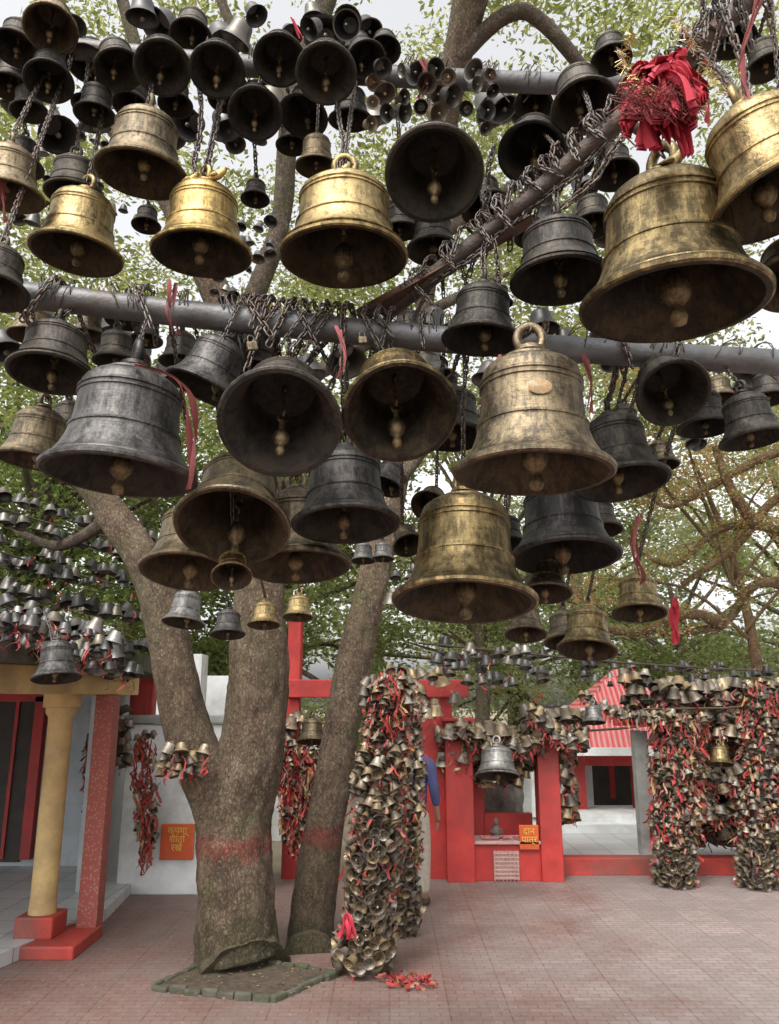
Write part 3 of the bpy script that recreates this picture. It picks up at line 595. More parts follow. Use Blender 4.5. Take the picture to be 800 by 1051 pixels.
def overhead(x0,x1,n,ymin,zmin):
    cl=[]
    while len(cl)<n:
        Y=random.uniform(ymin,11.5); z=random.uniform(zmin,9.8); x=random.uniform(x0,x1)
        if z<CH+Y*.34: continue
        cl.append(((x,Y,z),random.uniform(.25,.8)))
    return cl
leaves('crown',L_over,mt,overhead(-5.8,2.0,130,4.3,3.9),62000,.036)
t2=empty('leaning_tree','slimmer leaning tree trunk behind the forked tree, also banded with red','tree')
mb=MB(); limb(mb,[G(318,985)+Vector((0,.1,-.05)),T(318,965,5.0),T(330,870,5.05),T(347,770,5.1),T(366,670,5.2),T(384,590,5.3),T(408,490,5.6),T(430,360,5.9),T(450,200,5.7),T(464,90,5.4),T(485,-10,5.2),T(500,-90,4.9)],[.18,.145,.13,.12,.115,.105,.085,.065,.07,.085,.12,.12],.022,44,12); mb.build('trunk',M_bark,t2,True,60)
mb=MB()
for P,r in [([T(470,60,5.3),T(520,15,5.2),T(560,25,5.2),T(640,120,5.4),T(700,160,5.6)],[.06,.055,.05,.04,.02]),([T(455,240,5.7),T(540,180,5.8),T(640,90,6.0),T(740,60,6.2)],[.05,.045,.035,.02]),([T(412,490,5.5),T(470,430,6),T(560,420,6.5)],[.05,.04,.02])]: limb(mb,P,r,.03,12)
mb.build('branch',M_bark2,t2,True,60)
leaves('crown',L_over,t2,overhead(-.2,6.8,115,4.6,4.0),52000,.036)
def bgtree(name,label,px,Y,h,spread,mat,n,size,nc=26,r0=.16,zlo=.35,xoff=0,seed=0,bark=None):
    random.seed(seed+11)
    x=(px-400)/F*Y*1.03; e=empty(name,label,'tree',(0,0,0),'trees behind the temple yard'); b=Vector((x,Y,0)); top=b+Vector((xoff,0,h*.8))
    mb=MB(); P=[b,b+Vector((random.uniform(-.2,.2),0,h*.3)),b+Vector((xoff*.5+random.uniform(-.3,.3),.1,h*.55)),top]; limb(mb,P,[r0,r0*.8,r0*.55,r0*.2],.02,12,4); mb.build('trunk',bark or M_bark2,e,True,60)
    mb=MB(); cl=[]
    for i in range(nc):
        a=random.uniform(0,2*PI); rr=spread*random.random()**.6; z=h*random.uniform(zlo,1.0); k=1-.35*abs(z/h-.65)*2
        c=Vector((x+xoff*.6+rr*k*math.cos(a),Y+rr*k*math.sin(a)*.8,z))
        for j in range(3): cl.append((tuple(c+Vector([random.uniform(-.18,.18)*spread for _ in range(3)])),spread*random.uniform(.1,.26)))
        s=P[1].lerp(P[3],max(0,min(.9,(z/h-.35)))); limb(mb,[s,s.lerp(c,.5)+Vector((random.uniform(-.3,.3),0,random.uniform(-.1,.4))),c],[r0*.3,r0*.2,r0*.06],.02,6,3)
    mb.build('branch',bark or M_bark2,e,True,60); leaves('crown',mat,e,cl,n,size)
bgtree('leafy_tree','dense green tree rising behind the left porch roof',40,11,7.0,3.2,L_dark,26000,.05,34,.2,.3,0,1)
bgtree('leafy_tree','green tree seen between the forked trunk and the leaning trunk',290,13,7.5,3.0,L_green,28000,.055,34,.2,.15,0,2)
bgtree('leafy_tree','tall green tree behind the white wall at the left',150,15,8.5,3.2,L_green,24000,.065,32,.22,.12,0,3)
bgtree('leafy_tree','pale tree just right of the bell-covered pillar',480,12,6.8,2.4,L_green,15000,.045,28,.13,.3,.3,4)
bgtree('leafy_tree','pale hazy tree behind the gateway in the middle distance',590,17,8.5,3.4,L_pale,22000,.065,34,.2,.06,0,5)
bgtree('rusty_tree','spreading tree with rust-tinged green leaves at the right',760,11,6.2,2.6,L_rust,9000,.034,9,.10,.5,-.6,6,M_bark3)
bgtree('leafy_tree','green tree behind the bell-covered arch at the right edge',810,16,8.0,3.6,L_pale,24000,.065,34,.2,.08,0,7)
bgtree('leafy_tree','low green tree behind the red-roofed shrine',680,14,4.5,2.6,L_green,14000,.05,26,.15,.2,0,8)
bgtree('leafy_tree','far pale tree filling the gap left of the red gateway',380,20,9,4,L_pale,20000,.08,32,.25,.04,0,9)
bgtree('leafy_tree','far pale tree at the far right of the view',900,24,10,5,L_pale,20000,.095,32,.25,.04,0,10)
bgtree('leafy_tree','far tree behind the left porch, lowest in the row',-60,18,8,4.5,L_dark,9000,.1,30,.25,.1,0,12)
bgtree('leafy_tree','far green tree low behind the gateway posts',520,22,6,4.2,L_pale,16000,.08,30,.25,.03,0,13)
random.seed(21)
br=empty('bare_branched_tree','tree with crooked mossy orange-brown branches reaching in from the right','tree')
mb=MB(); limb(mb,[Vector((6.2,9.5,0)),Vector((5.9,9.3,2)),AY(830,560,9.0),AY(840,420,9)],[.2,.17,.14,.1],.03,12); mb.build('trunk',M_bark3,br,True,60)
mb=MB(); tips=[]
for P in [[(835,560),(780,540),(735,545),(690,580),(650,560)],[(835,500),(790,515),(760,560),(700,600)],[(835,600),(780,600),(740,640),(690,650)],[(838,450),(780,470),(730,500),(690,520),(660,500)],[(780,540),(750,500),(735,460)],[(740,640),(700,630),(660,650),(600,640)]]:
    Q=[AY(a+random.uniform(-4,4),b,8.9+random.uniform(-.3,.3)) for a,b in P]; limb(mb,Q,[.075,.055,.045,.03,.014][:len(P)],.03,10,6)
    pp,_=smoothpath(Q,[1]*len(Q),5); tips+=pp
    for q in pp[4::3]:
        e_=q+Vector((random.uniform(-.35,.2),random.uniform(-.2,.2),random.uniform(-.3,.35))); limb(mb,[q,q.lerp(e_,.5)+Vector((0,0,.05)),e_],[.010,.006,.003],.02,5,3); tips.append(e_)
mb.build('branch',M_bark3,br,True,60)
leaves('crown',L_rust,br,[(tuple(q+Vector((0,0,random.uniform(-.02,.08)))),random.uniform(.05,.22)) for q in tips],8000,.02)
# ---------------- left porch ----------------
po=empty('porch','yellow porch with a low mossy roof and red plinths at the left edge','porch')
mb=MB(); mb.prism([(-2.45,3.4),(-1.78,5.75),(-2.1,7.7),(-6.5,7.7),(-6.5,3.4)],1.72,1.84); rf=mb.build('roof',M_moss,po)
cx,cy=-2.2,5.4
mb=MB(); mb.lathe([(.085,.2),(.085,.22),(.08,.3),(.078,1.4),(.1,1.43),(.1,1.46),(.12,1.47),(.12,1.55)],24,Matrix.Translation((cx,cy,0)),True); mb.build('column',M_yel,po,True,40)
mb=MB(); mb.box((cx,cy,.14),(.24,.24,.13),bev=.012); mb.box((cx,cy,.038),(.62,.5,.08),bev=.012); mb.box((cx-.55,cy-.55,.035),(.3,1.3,.07),Matrix.Rotation(R(-40),3,'Z'),.012); mb.build('plinth',M_redk,po)
mb=MB(); A_=Vector((-1.95,5.95,1.635)); B_=Vector((-2.75,3.2,1.635)); d=B_-A_; mb.box((A_+B_)/2,(.2,d.length,.17),Matrix.Rotation(math.atan2(-d.x,d.y),3,'Z'),.008)
mb.build('beam',M_yel,po)
mb=MB(); mb.box((-1.97,5.62,.8),(.13,.13,1.5),bev=.005); mb.build('post',M_speck,po)
mb=MB(); mb.prism([(-2.35,4.6),(-2.0,6.0),(-2.15,7.6),(-6.5,7.6),(-6.5,4.0),(-3.1,4.0)],.006,.085); mb.build('floor',M_tile,po)
mb=MB(); mb.box((-4.6,7.55,.9),(4.6,.12,1.64)); mb.box((-2.36,7.0,.9),(.1,1.0,1.64)); mb.build('wall',M_blue,po)
mb=MB(); x=AY(14,800,7.3).x
mb.box((x+.12,7.45,.85),(.09,.09,1.4)); mb.box((x-.9,7.45,1.55),(2.1,.09,.09)); mb.box((x-.1,7.46,.85),(.03,.04,1.4)); mb.build('door_frame',M_redp,po)
mb=MB(); mb.box((x-.85,7.47,.82),(1.8,.02,1.4)); mb.build('door_panel',M_darkv,po)
chain_obj([T(58,672,3.4)+Vector((0,0,-.02)),T(52,645,3.6),T(46,628,3.75)],.024,.0025,'short chain from the mossy roof edge to the grey bell')
for nm,(pa,pb) in {'lower':((-60,600,5.6),(170,665,6.6)),'middle':((-60,545,5.4),(175,610,6.4)),'top':((-60,500,5.3),(160,560,6.2))}.items():
    mb=MB(); p,q=T(*pa),T(*pb); mb.tube([p.lerp(q,i/10)+Vector((0,0,-.05*math.sin(PI*i/10))) for i in range(11)],.008,6); tag(mb.build('bell_rail',M_wire,smooth=True),nm+' thin rail over the mossy roof with small bells strung on it','rail')
# ---------------- white wall etc ----------------
xw0=AY(120,900,6.8).x; xw1=AY(235,900,6.8).x
wl=empty('boundary_wall','white limewashed wall behind the forked tree','wall')
mb=MB(); mb.box(((xw0+xw1+.3)/2,6.86,.66),(xw1-xw0+.3,.14,1.32),bev=.01); mb.build('wall_face',M_white,wl)
mb=MB(); mb.box(((xw0+xw1+.3)/2,6.86,1.36),(xw1-xw0+.36,.2,.07),bev=.01); mb.build('coping',M_grey,wl)
mb=MB(); mb.box((-2.25,8.6,1.0),(.5,.3,2.0)); mb.box((-1.9,9.4,.9),(1.4,.2,1.8)); tag(mb.build('outbuilding_wall',M_white),'pale outbuilding wall seen behind the white wall','wall')
mb=MB(); c=AY(147,722,6.9); mb.box(c,(.2,.12,.36),bev=.01); mb.box(c+Vector((0,0,.2)),(.25,.17,.03),bev=.005); mb.box(c+Vector((0,-.065,-.02)),(.12,.01,.2),bev=.003); tag(mb.build('red_box',M_redp),'small red box standing on the white wall','box')
def text(body,p,size,mat,parent,rz=0,name='lettering'):
    cu=bpy.data.curves.new('t','FONT'); cu.body=body; cu.size=size; cu.align_x='CENTER'; cu.align_y='CENTER'; cu.extrude=.002; cu.space_line=.9
    o=bpy.data.objects.new('t',cu); COL.objects.link(o); dg=bpy.context.evaluated_depsgraph_get(); me=bpy.data.meshes.new_from_object(o.evaluated_get(dg)); bpy.data.objects.remove(o)
    me.materials.clear(); me.materials.append(mat); r=link(name,me,parent); r.location=p; r.rotation_euler=(R(90),0,rz); return r
c=AY(182,864,6.77); sg=empty('painted_sign','orange painted sign with yellow lettering on the white wall','sign',c)
mb=MB(); mb.box((0,0,0),(.27,.02,.27),bev=.004); mb.build('board',M_sign,sg)
text('\u0915\u0943\u092a\u092f\u093e\n\u0936\u093e\u0902\u0924\u093f\n\u0930\u0916\u0947\u0902',(0,-.014,.02),.072,M_signtxt,sg)
# ---------------- red gateway ----------------
Yg=7.4
def X(px,py=800,Y=Yg): return AY(px,py,Y).x
def Z(px,py,Y=Yg): return AY(px,py,Y).z
gw=empty('red_gateway','red painted concrete gateway with posts and a top beam behind the trees','gateway')
for px,wd,ytop,dy in ((299,.12,636,0),(448,.30,706,.0),(470,.24,740,-.14),(560,.19,757,-.12)):
    mb=MB(); zt=Z(px,ytop); mb.box((X(px),Yg+.05+dy,zt/2),(wd,.2,zt),bev=.008); mb.build('post',M_redp,gw)
    mb=MB(); mb.box((X(px),Yg+.05+dy,zt+.015),(wd+.05,.25,.03),bev=.006); mb.build('cap',M_redp,gw)
mb=MB(); mb.box(((X(294)+X(482))/2,Yg-.02,Z(390,707)),(X(482)-X(294),.2,.16),bev=.008); mb.build('beam',M_redp,gw)
ya=Yg+.02
mb=MB(); mb.box(((X(480)+X(572))/2,ya,.15),(X(572)-X(480),.3,.3),bev=.01); mb.box((X(489),ya+.3,.62),(.2,.1,1.2)); mb.box(((X(500)+X(550))/2,ya+.28,.25),(X(550)-X(500),.1,.5)); mb.build('altar_wall',M_redp,gw)
mb=MB(); mb.box(((X(480)+X(552))/2,ya-.01,.315),(X(552)-X(480),.34,.025),bev=.004); mb.build('shelf',M_lat,gw)
mb=MB(); mb.box((X(515),ya-.156,.13),(.22,.01,.23))
for i in range(7):
    mb.box((X(515)-.1+i*.033,ya-.166,.13),(.009,.012,.24)); mb.box((X(515),ya-.168,.03+i*.033),(.22,.010,.009))
mb.build('grille_panel',M_lat,gw)
c=Vector((X(538),ya-.17,.36)); sg=empty('donation_sign','small red sign with yellow letters above the altar grille','sign',c)
mb=MB(); mb.box((0,0,0),(.17,.02,.2),bev=.004); mb.build('board',M_sign,sg); text('\u0926\u093e\u0928\n\u092a\u093e\u0924\u094d\u0930',(0,-.014,.015),.075,M_signtxt,sg)
bm=bmesh.new(); bmesh.ops.create_icosphere(bm,subdivisions=5,radius=1)
for v in bm.verts:
    d=v.co.normalized(); f=1+.35*NZ.noise(d*1.8+Vector((2,2,2)))+.12*NZ.noise(d*6); v.co=Vector((d.x*.28*f,d.y*.2*f,d.z*.56*f))
for f in bm.faces: f.smooth=True
me=bpy.data.meshes.new('boulder'); bm.to_mesh(me); bm.free(); me.materials.append(M_rock); o=link('boulder',me); o.location=(X(518),Yg+.8,.62); tag(o,'upright grey rock standing behind the red altar shelf','rock')
c=Vector((X(508),ya-.02,.33)); idl=empty('stone_idol','small dark stone idol with flowers on the red altar shelf','idol',c); idl.scale=(.75,.75,.75)
mb=MB(); mb.lathe([(.07,0),(.075,.02),(.05,.04),(.06,.07),(.045,.12),(.02,.14),(.03,.16),(.035,.185),(.02,.215),(.0001,.23)],12,None,False); mb.tube([(-.045,0,.11),(-.07,-.02,.07),(-.02,-.05,.06)],.013,6); mb.tube([(.045,0,.11),(.07,-.02,.07),(.02,-.05,.06)],.013,6); mb.build('figure',M_stone,idl,True)
mb=MB()
for i in range(50): mb.lathe([(.0001,.018),(.02,.011),(.015,0),(.0001,-.004)],6,Matrix.Translation((random.uniform(-.2,.3),random.uniform(-.17,.03),random.uniform(.012,.02))))
tag(mb.build('flowers',M_pink,idl),kind='stuff')
# ---------------- shrine at right ----------------
sh=empty('shrine','red and white shrine with a red stepped roof and dark doorway in the back right','building')
Ys=9.6
def Xs(px,py=800,Y=Ys): return AY(px,py,Y).x
x0,x1=Xs(585),Xs(668)
mb=MB(); mb.box(((x0+x1)/2,Ys+.0,.20),(x1-x0+.5,.6,.16)); mb.box(((x0+x1)/2,Ys-.35,.155),(x1-x0+.5,.3,.08)); mb.build('steps',M_white,sh)
zt=Z(630,774,Ys)
mb=MB()
for px in (598,661): mb.box((Xs(px),Ys+.2,(zt+.28)/2),(.13,.2,zt-.28+.02),bev=.005)
mb.box(((x0+x1)/2+.05,Ys+.2,zt-.07),(x1-x0,.22,.14)); mb.build('door_frame',M_redp,sh)
mb=MB(); mb.box((x0-.12,Ys+.5,.75),(.5,.1,1.2)); mb.box((x1+1.0,Ys+.5,.75),(1.8,.1,1.2)); mb.box((Xs(613),Ys+.9,.75),(.32,.1,1.2)); mb.build('wall',M_white,sh)
mb=MB(); mb.box(((x0+x1)/2+.1,Ys+1.6,.8),(1.5,.1,1.3)); mb.build('inner_wall',M_darkv,sh)  # shade of the door opening put into this wall's colour
mb=MB(); c=Vector((Xs(643),Ys+1.2,.28)); mb.box(c+Vector((-.16,0,.36)),(.06,.06,.72)); mb.box(c+Vector((.16,0,.36)),(.06,.06,.72)); mb.box(c+Vector((0,0,.74)),(.38,.06,.06)); mb.build('inner_door_frame',M_redp,sh)
mb=MB(); ze=Z(630,768,Ys); zr=Z(640,732,Ys); cxr=(x0+x1)/2+.18
def hip(mb,cx,cy,w,dd,z0,z1,top=.35):
    w2=w*top; d2=dd*top; b=len(mb.v); mb.v+= [(cx-w/2,cy-dd/2,z0),(cx+w/2,cy-dd/2,z0),(cx+w/2,cy+dd/2,z0),(cx-w/2,cy+dd/2,z0),(cx-w2/2,cy-d2/2,z1),(cx+w2/2,cy-d2/2,z1),(cx+w2/2,cy+d2/2,z1),(cx-w2/2,cy+d2/2,z1)]
    for f in ((0,1,5,4),(1,2,6,5),(2,3,7,6),(3,0,4,7),(4,5,6,7),(3,2,1,0)): mb.f.append(tuple(b+i for i in f)); mb.mi.append(0)
hip(mb,cxr,Ys+.5,1.65,1.6,ze,zr,.72); rf=mb.build('roof',M_roof,sh)
mb=MB(); hip(mb,cxr+.25,Ys+.9,1.25,1.0,zr+.03,Z(650,684,Ys),.08); mb.build('spire',M_roof,rf)
mb=MB(); mb.box((cxr,Ys-.32,ze-.02),(1.68,.04,.09)); mb.build('fascia',M_white,rf)
mb=MB(); mb.box((cxr+.25,Ys+.38,zr+.03),(1.3,.04,.05)); mb.build('trim',M_white,rf)
mb=MB(); mb.box((X(675),7.85,Z(676,750,7.8)/2),(.13,.13,Z(676,750,7.8)),bev=.006); tag(mb.build('concrete_post',M_grey),'plain grey post at the edge of the tiled floor','post')
mb=MB(); mb.box((X(672),7.86,Z(668,745,7.8)+.05),(.4,.1,.1),bev=.006); tag(mb.build('lintel',M_redp),'short red lintel on the plain grey post','lintel')
mb=MB(); mb.box((5.6,9.2,.55),(3.6,.12,.86)); mb.box((5.6,9.1,1.0),(3.7,.2,.06)); tag(mb.build('low_wall',M_white),'low pale wall behind the bell-covered arch','wall')
mb=MB(); mb.box((6.8,13,.55),(6,.2,.9)); mb.box((6.8,13,1.03),(6.1,.3,.06)); tag(mb.build('far_wall',M_grey),'far grey wall behind the shrine','wall')
# ---------------- cloths ----------------
def cloth(pts,wd,label,m=M_faded,nr=3,group=None):
    mb=MB()
    for k in range(nr):
        P=[T(*p)+Vector([random.uniform(-.008,.008) for _ in range(3)]) for p in pts]; pp,rr=smoothpath(P,[1]*len(P),5)
        rings=[]
        for i,c in enumerate(pp):
            a=i*.35+k*1.3; s=Vector((math.cos(a),math.sin(a),0)); w2=wd*.5*(.6+.4*math.sin(i*.5+k)); rings.append([c-s*w2,c+Vector((0,-.3*w2,0)),c+s*w2])
        mb.quadring(rings,False)
    return tag(mb.build('cloth_strip',m,smooth=True,angle=None),label,'cloth',group)
cloth([(140,375,1.7),(178,385,1.66),(193,410,1.66),(198,450,1.7),(194,500,1.72)],.016,'faded red cloth strip draped over the large dark grey bell')
cloth([(345,335,1.8),(352,360,1.72),(347,390,1.72)],.014,'red cloth knot over the open brass bell',M_faded)
cloth([(600,365,1.9),(606,390,1.9),(604,425,1.9)],.014,'red cloth strip behind the sticker bell shoulder',M_faded)
cloth([(655,530,1.9),(652,560,1.9),(660,590,1.95),(656,600,2.0)],.012,'dark red string bundle above the small brass bell on a long chain',M_faded,5)
cloth([(432,60,2.1),(440,80,2.1),(430,100,2.1)],.02,'faded red rag on the top pipe',M_faded)
cloth([(300,20,2.3),(310,40,2.3)],.01,'scrap of red cloth by the top pipe',M_red)
cloth([(693,615,2.3),(692,635,2.3),(694,658,2.3)],.022,'pink red tassel hanging at the right',M_red,7)
cloth([(785,-10,1.5),(770,30,1.5),(762,70,1.52),(772,110,1.5)],.012,'red cord at the top right corner',M_faded,4)
cloth([(515,365,1.8),(505,385,1.7),(495,420,1.75)],.012,'thin red strip beside the sticker bell',M_faded)
cloth([(178,290,1.88),(174,320,1.86),(180,345,1.88)],.014,'brown red rag hanging from the pipe over the leaning grey bell',M_faded)
cloth([(5,180,1.95),(2,200,1.95),(6,230,1.95)],.02,'dark red rag at the left edge',M_faded)
cb=empty('cloth_bundle','bright red cloth bundle with gold tinsel tied over the huge brass bell','cloth',T(675,84,1.5))
mb=MB()
for i in range(70):
    a=random.uniform(0,2*PI); up_=math.sin(a); L=random.uniform(.045,.09)*(1.15 if up_<0 else .8)
    st_=Vector((random.uniform(-.03,.03),random.uniform(-.025,.02),random.uniform(-.015,.025))); dv=Vector((math.cos(a)*.8,random.uniform(-.9,.2),up_*.8-.2)).normalized()
    side=dv.orthogonal().normalized(); side=Quaternion(dv,random.uniform(0,6.28))@side; nn=dv.cross(side); rings=[]; w0=random.uniform(.012,.026); ph=random.uniform(0,6)
    for q in range(11):
        t=q/10; c=st_+dv*L*t+nn*.012*math.sin(ph+t*4)+Vector((0,-.004,-.055*t*t)); ww=w0*(.3+.8*math.sin(min(1,t*1.3)*PI/2))*(1-.35*max(0,t-.75)*4); rings.append([c+side*ww*(u/6-1)+nn*(.006*t+.004)*math.sin(u*1.3+ph+t*3) for u in range(13)])
    mb.quadring(rings,False)
mb.build('cloth',M_red,cb,True,None)
mb=MB()
for i in range(12): ribbon(mb,Vector((random.uniform(-.05,.05),-.03,random.uniform(-.04,0))),random.uniform(.07,.12),random.uniform(.012,.024),(random.uniform(-.4,.4),-.2,-1),.012,10)
mb.build('cloth_tails',M_red,cb,True)
mb=MB()
for i in range(300):
    if i%2: a=random.uniform(2.4,4.4); c=Vector((.085*math.cos(a),-.05-random.uniform(0,.03),.08*math.sin(a)-.01))
    else: t_=random.random(); c=Vector((.02+.07*t_,-.07,.07-.17*t_))+Vector([random.uniform(-.006,.006) for _ in range(3)])
    dv=Vector((random.uniform(-1,.8),random.uniform(-1,.2),random.uniform(-1,.4))).normalized()*random.uniform(.010,.022); mb.tube([c,c+dv],[.0006,.0004],3)
mb.build('tinsel',[M_gold],cb)
mb=MB()
for i in range(420):
    c=Vector((random.uniform(-.1,.05),-.05-random.uniform(0,.02),random.uniform(-.13,-.06))); dv=Vector((random.uniform(-1,1),random.uniform(-1,.2),random.uniform(-1,.4))).normalized()*random.uniform(.012,.03); mb.tube([c,c+dv],[.001,.0005],3)
mb.build('red_fringe',M_faded,cb)
# ---------------- bell-covered pillars ----------------
def pillar(base,top,r0,r1,nb,D,nr,label,group,ind,core,low=.5,rw=(.009,.02),rl=(.03,.085)):
    ce=empty('bell_pillar',core,'post',(0,0,0)); mb=MB(); mb.tube([base,base.lerp(top,.5),top],[r0*.5,r0*.5,r1*.45],10); mb.build('post',M_stone,ce)
    for i in range(nb):
        t=(i+random.random())/nb; c=base.lerp(top,t); bul=1+.2*math.sin(t*21)*(.5+t*.5); r=(r0+(r1-r0)*t)*bul; a=i*2.399+random.uniform(-.3,.3); o=Vector((math.cos(a),math.sin(a),0))
        lo=t<low
        dr=jd(o*(.9 if lo else .5)+Vector((0,0,-.4 if lo else -1)),.25 if lo else .4)
        smallb(c+o*r*random.uniform(.85,1.2)+Vector((0,0,0 if not lo else .03)),D*random.uniform(.7,1.25),dr,ind and o.y<.1 and i%2==0,label,group)
    rm=MB()
    for i in range(nr):
        t=random.uniform(.1,1)**.6 if random.random()<.8 else random.random(); c=base.lerp(top,t); r=(r0+(r1-r0)*t)*1.12; a=random.uniform(0,6.28); o=Vector((math.cos(a),math.sin(a),0))
        ribbon(rm,c+o*r*random.uniform(.8,1.15)+Vector((0,0,.03)),random.uniform(*rl),random.uniform(*rw),o*random.uniform(0,.6)+Vector((random.uniform(-.5,.5),random.uniform(-.5,.5),-1)),.012,5)
    tag(rm.build('cloth_strips',M_rib,ce,True),kind='stuff')
    return ce
pillar(G(372,1008)+Vector((0,.15,0)),T(402,700,4.75),.15,.12,560,.075,300,'small tarnished bell on the nearest bell-covered pillar','bells on the nearest pillar',True,'nearest pillar covered all over with small bells and red cloth strips, right of the leaning trunk',.5)
pillar(G(412,965)+Vector((0,.1,0)),T(420,720,5.6),.11,.09,280,.072,120,'small tarnished bell on the second pillar, behind the nearest one','bells on the second pillar',False,'second bell-covered pillar just behind the nearest one')
pillar(G(697,913)+Vector((0,.1,0)),AY(697,735,7.2),.15,.19,640,.072,600,'x','bells on the arch left leg',False,'left leg of the bell-covered arch at the right',.2,(.011,.026),(.04,.11))
pillar(G(785,915)+Vector((0,.1,0)),AY(790,700,7.2),.15,.19,640,.072,600,'x','bells on the arch right leg',False,'right leg of the bell-covered arch at the right',.2,(.011,.026),(.04,.11))
cloud(-5,150,580,690,5.4,6.4,130,17,True,'small grey bell on the lower rail over the mossy roof','grey bells over the lower part of the mossy roof',60,True,.25,lambda x:(x-70)*.22,24,rows=4)
cloud(-5,160,520,590,5.3,6.3,70,15,True,'small grey bell on the upper rails over the mossy roof','grey bells strung high over the mossy roof',8,True,.25,lambda x:(x-70)*.3,12,rows=3)
cloud(-5,118,632,676,3.9,4.9,130,19,True,'bell massed along the front edge of the mossy roof','bells along the mossy roof edge',110,True,.35,lambda x:(x-50)*.30,16)
cloud(80,140,665,700,5.2,6,40,18,False,'x','bells at the far end of the mossy roof',34,True)
cloud(165,212,770,800,4.55,4.62,34,14,True,'little bell in the bunch tied round the left limb of the forked tree','bells tied round the tree fork',14,ncover=6)
cloud(452,600,735,775,6.9,7.2,260,18,True,'small bell massed along the gateway top right of the red posts','bells massed over the gateway',190,False,.5,lambda x:(16 if x<540 else 0),6)
cloud(470,545,762,806,6.9,7.15,110,16,False,'','gateway bells',60)
cloud(572,592,760,845,6.9,7.1,80,14,False,'','hanging bells right of the red gateway post',50)
cloud(640,664,694,740,7.3,7.6,50,13,False,'','hanging bells before the shrine roof',40)
cloud(672,805,706,768,7.0,7.4,340,17,True,'small bell along the top of the far arch','bells along the arch top',280,False,.5,None,4)
cloud(712,775,755,866,7.15,7.5,330,16,False,'','bells filling the far arch',300,False,.5)
for s_,(a,b_,sag) in enumerate((((690,760),(795,760),45),((700,800),(790,790),45),((470,748),(560,760),18),((545,735),(600,760),10),((597,715),(690,735),12))):
    rm=MB(); n_=150 if s_<2 else 90
    for i in range(n_):
        t=i/n_; px=a[0]+(b_[0]-a[0])*t; py=a[1]+(b_[1]-a[1])*t+sag*4*t*(1-t); smallb(T(px+random.uniform(-3,3),py+random.uniform(-8,8)*(1 if s_<4 else .5),6.85+random.uniform(-.05,.05)),.11*random.uniform(.7,1.2)*(1 if s_<4 else .7),jd((0,-.3,-1),.6),False,'','')
        if i%3==0: ribbon(rm,T(px,py,6.8),random.uniform(.05,.12),.018,(random.uniform(-.5,.5),-.2,-1),.015,5)
    tag(rm.build('cloth_strips',M_rib,None,True),('upper sagging','lower sagging','left gateway','right gateway','slender roof-crossing')[s_]+' festoon of cloth strips and little bells','cloth',kind='stuff')
cloud(445,560,665,705,6.2,8,50,14,False,'x','bells in the far row over the gateway',14,True,.25,lambda x:(x-500)*.1)
cloud(600,800,684,706,7.5,9,50,11,False,'x','bells in the far row over the arch',10,True,.25)
cloud(395,440,580,640,3.6,4.5,10,18,False,'x','bells far behind the lowest brass bell',0,True)
cloud(20,140,135,235,3.6,5,40,15,False,'x','far bells behind the left ones',0,True)
cloud(215,280,215,320,3.6,5,24,13,False,'x','far bells above the golden one',0,True)
cloud(700,800,400,470,2.8,3.6,18,20,False,'x','far bells right of the pipe',0,True)
cloud(280,345,735,800,6.8,7.2,60,15,False,'x','bells behind the trunk',50)
cloud(395,470,690,745,6.0,7.0,34,15,False,'x','bells at the gateway beam',24)
cloud(90,135,730,790,6.4,6.7,50,14,False,'x','bells beside the white wall',20)
def garland(x,y0,y1,t,wpx,n,label):
    rm=MB()
    for i in range(n):
        py=y0+(y1-y0)*random.random(); ribbon(rm,T(x+random.uniform(-wpx,wpx)*(.4+.6*math.sin(PI*min(1,(py-y0)/(y1-y0)+.15))),py,t+random.uniform(-.05,.05)),random.uniform(.06,.16),random.uniform(.010,.026),(random.uniform(-.2,.2),0,-1),.02,6)
    for i in range(n//3):
        py=y0+(y1-y0)*random.random(); smallb(T(x+random.uniform(-wpx,wpx)*.8,py,t),.07,jd((0,-.3,-1),.5),False,'','')
    tag(rm.build('cloth_garland',M_rib,None,True),label,'garland')
garland(150,752,880,6.2,13,190,'thick bunch of red and gold cloths hanging on the white wall')
garland(305,760,870,6.5,20,280,'bunch of red cloths hanging between the two tree trunks')
garland(92,760,860,6.5,6,50,'narrow strand of red cloths left of the white wall')
garland(352,690,760,5.6,8,30,'few red cloths beside the leaning trunk')
garland(402,684,750,4.6,15,60,'fresh red cloths knotted round the head of the nearest pillar')
rm=MB(); gp=G(418,1013)
for i in range(60): ribbon(rm,gp+Vector((random.uniform(-.12,.12),random.uniform(-.06,.08),random.uniform(.012,.05))),random.uniform(.04,.08),random.uniform(.010,.022),(random.uniform(-1,1),random.uniform(-1,1),-.05),.012,6)
tag(rm.build('fallen_cloth',M_rib,None,True),'little heap of red cloth scraps lying on the paving by the nearest pillar','cloth')
rm=MB()
for i in range(9): ribbon(rm,T(356,938,4.1)+Vector((random.uniform(-.01,.01),0,0)),.12,.022,(random.uniform(-.5,.5),-.2,-1),.01,6)
tag(rm.build('cloth_knot',M_red,None,True),'red cloth knot low on the nearest pillar','cloth')
tag(STUFF.build('small_bell',[M_small,M_sg],None,True),'countless small bells in the far clusters and on the far pillars','bell',kind='stuff')
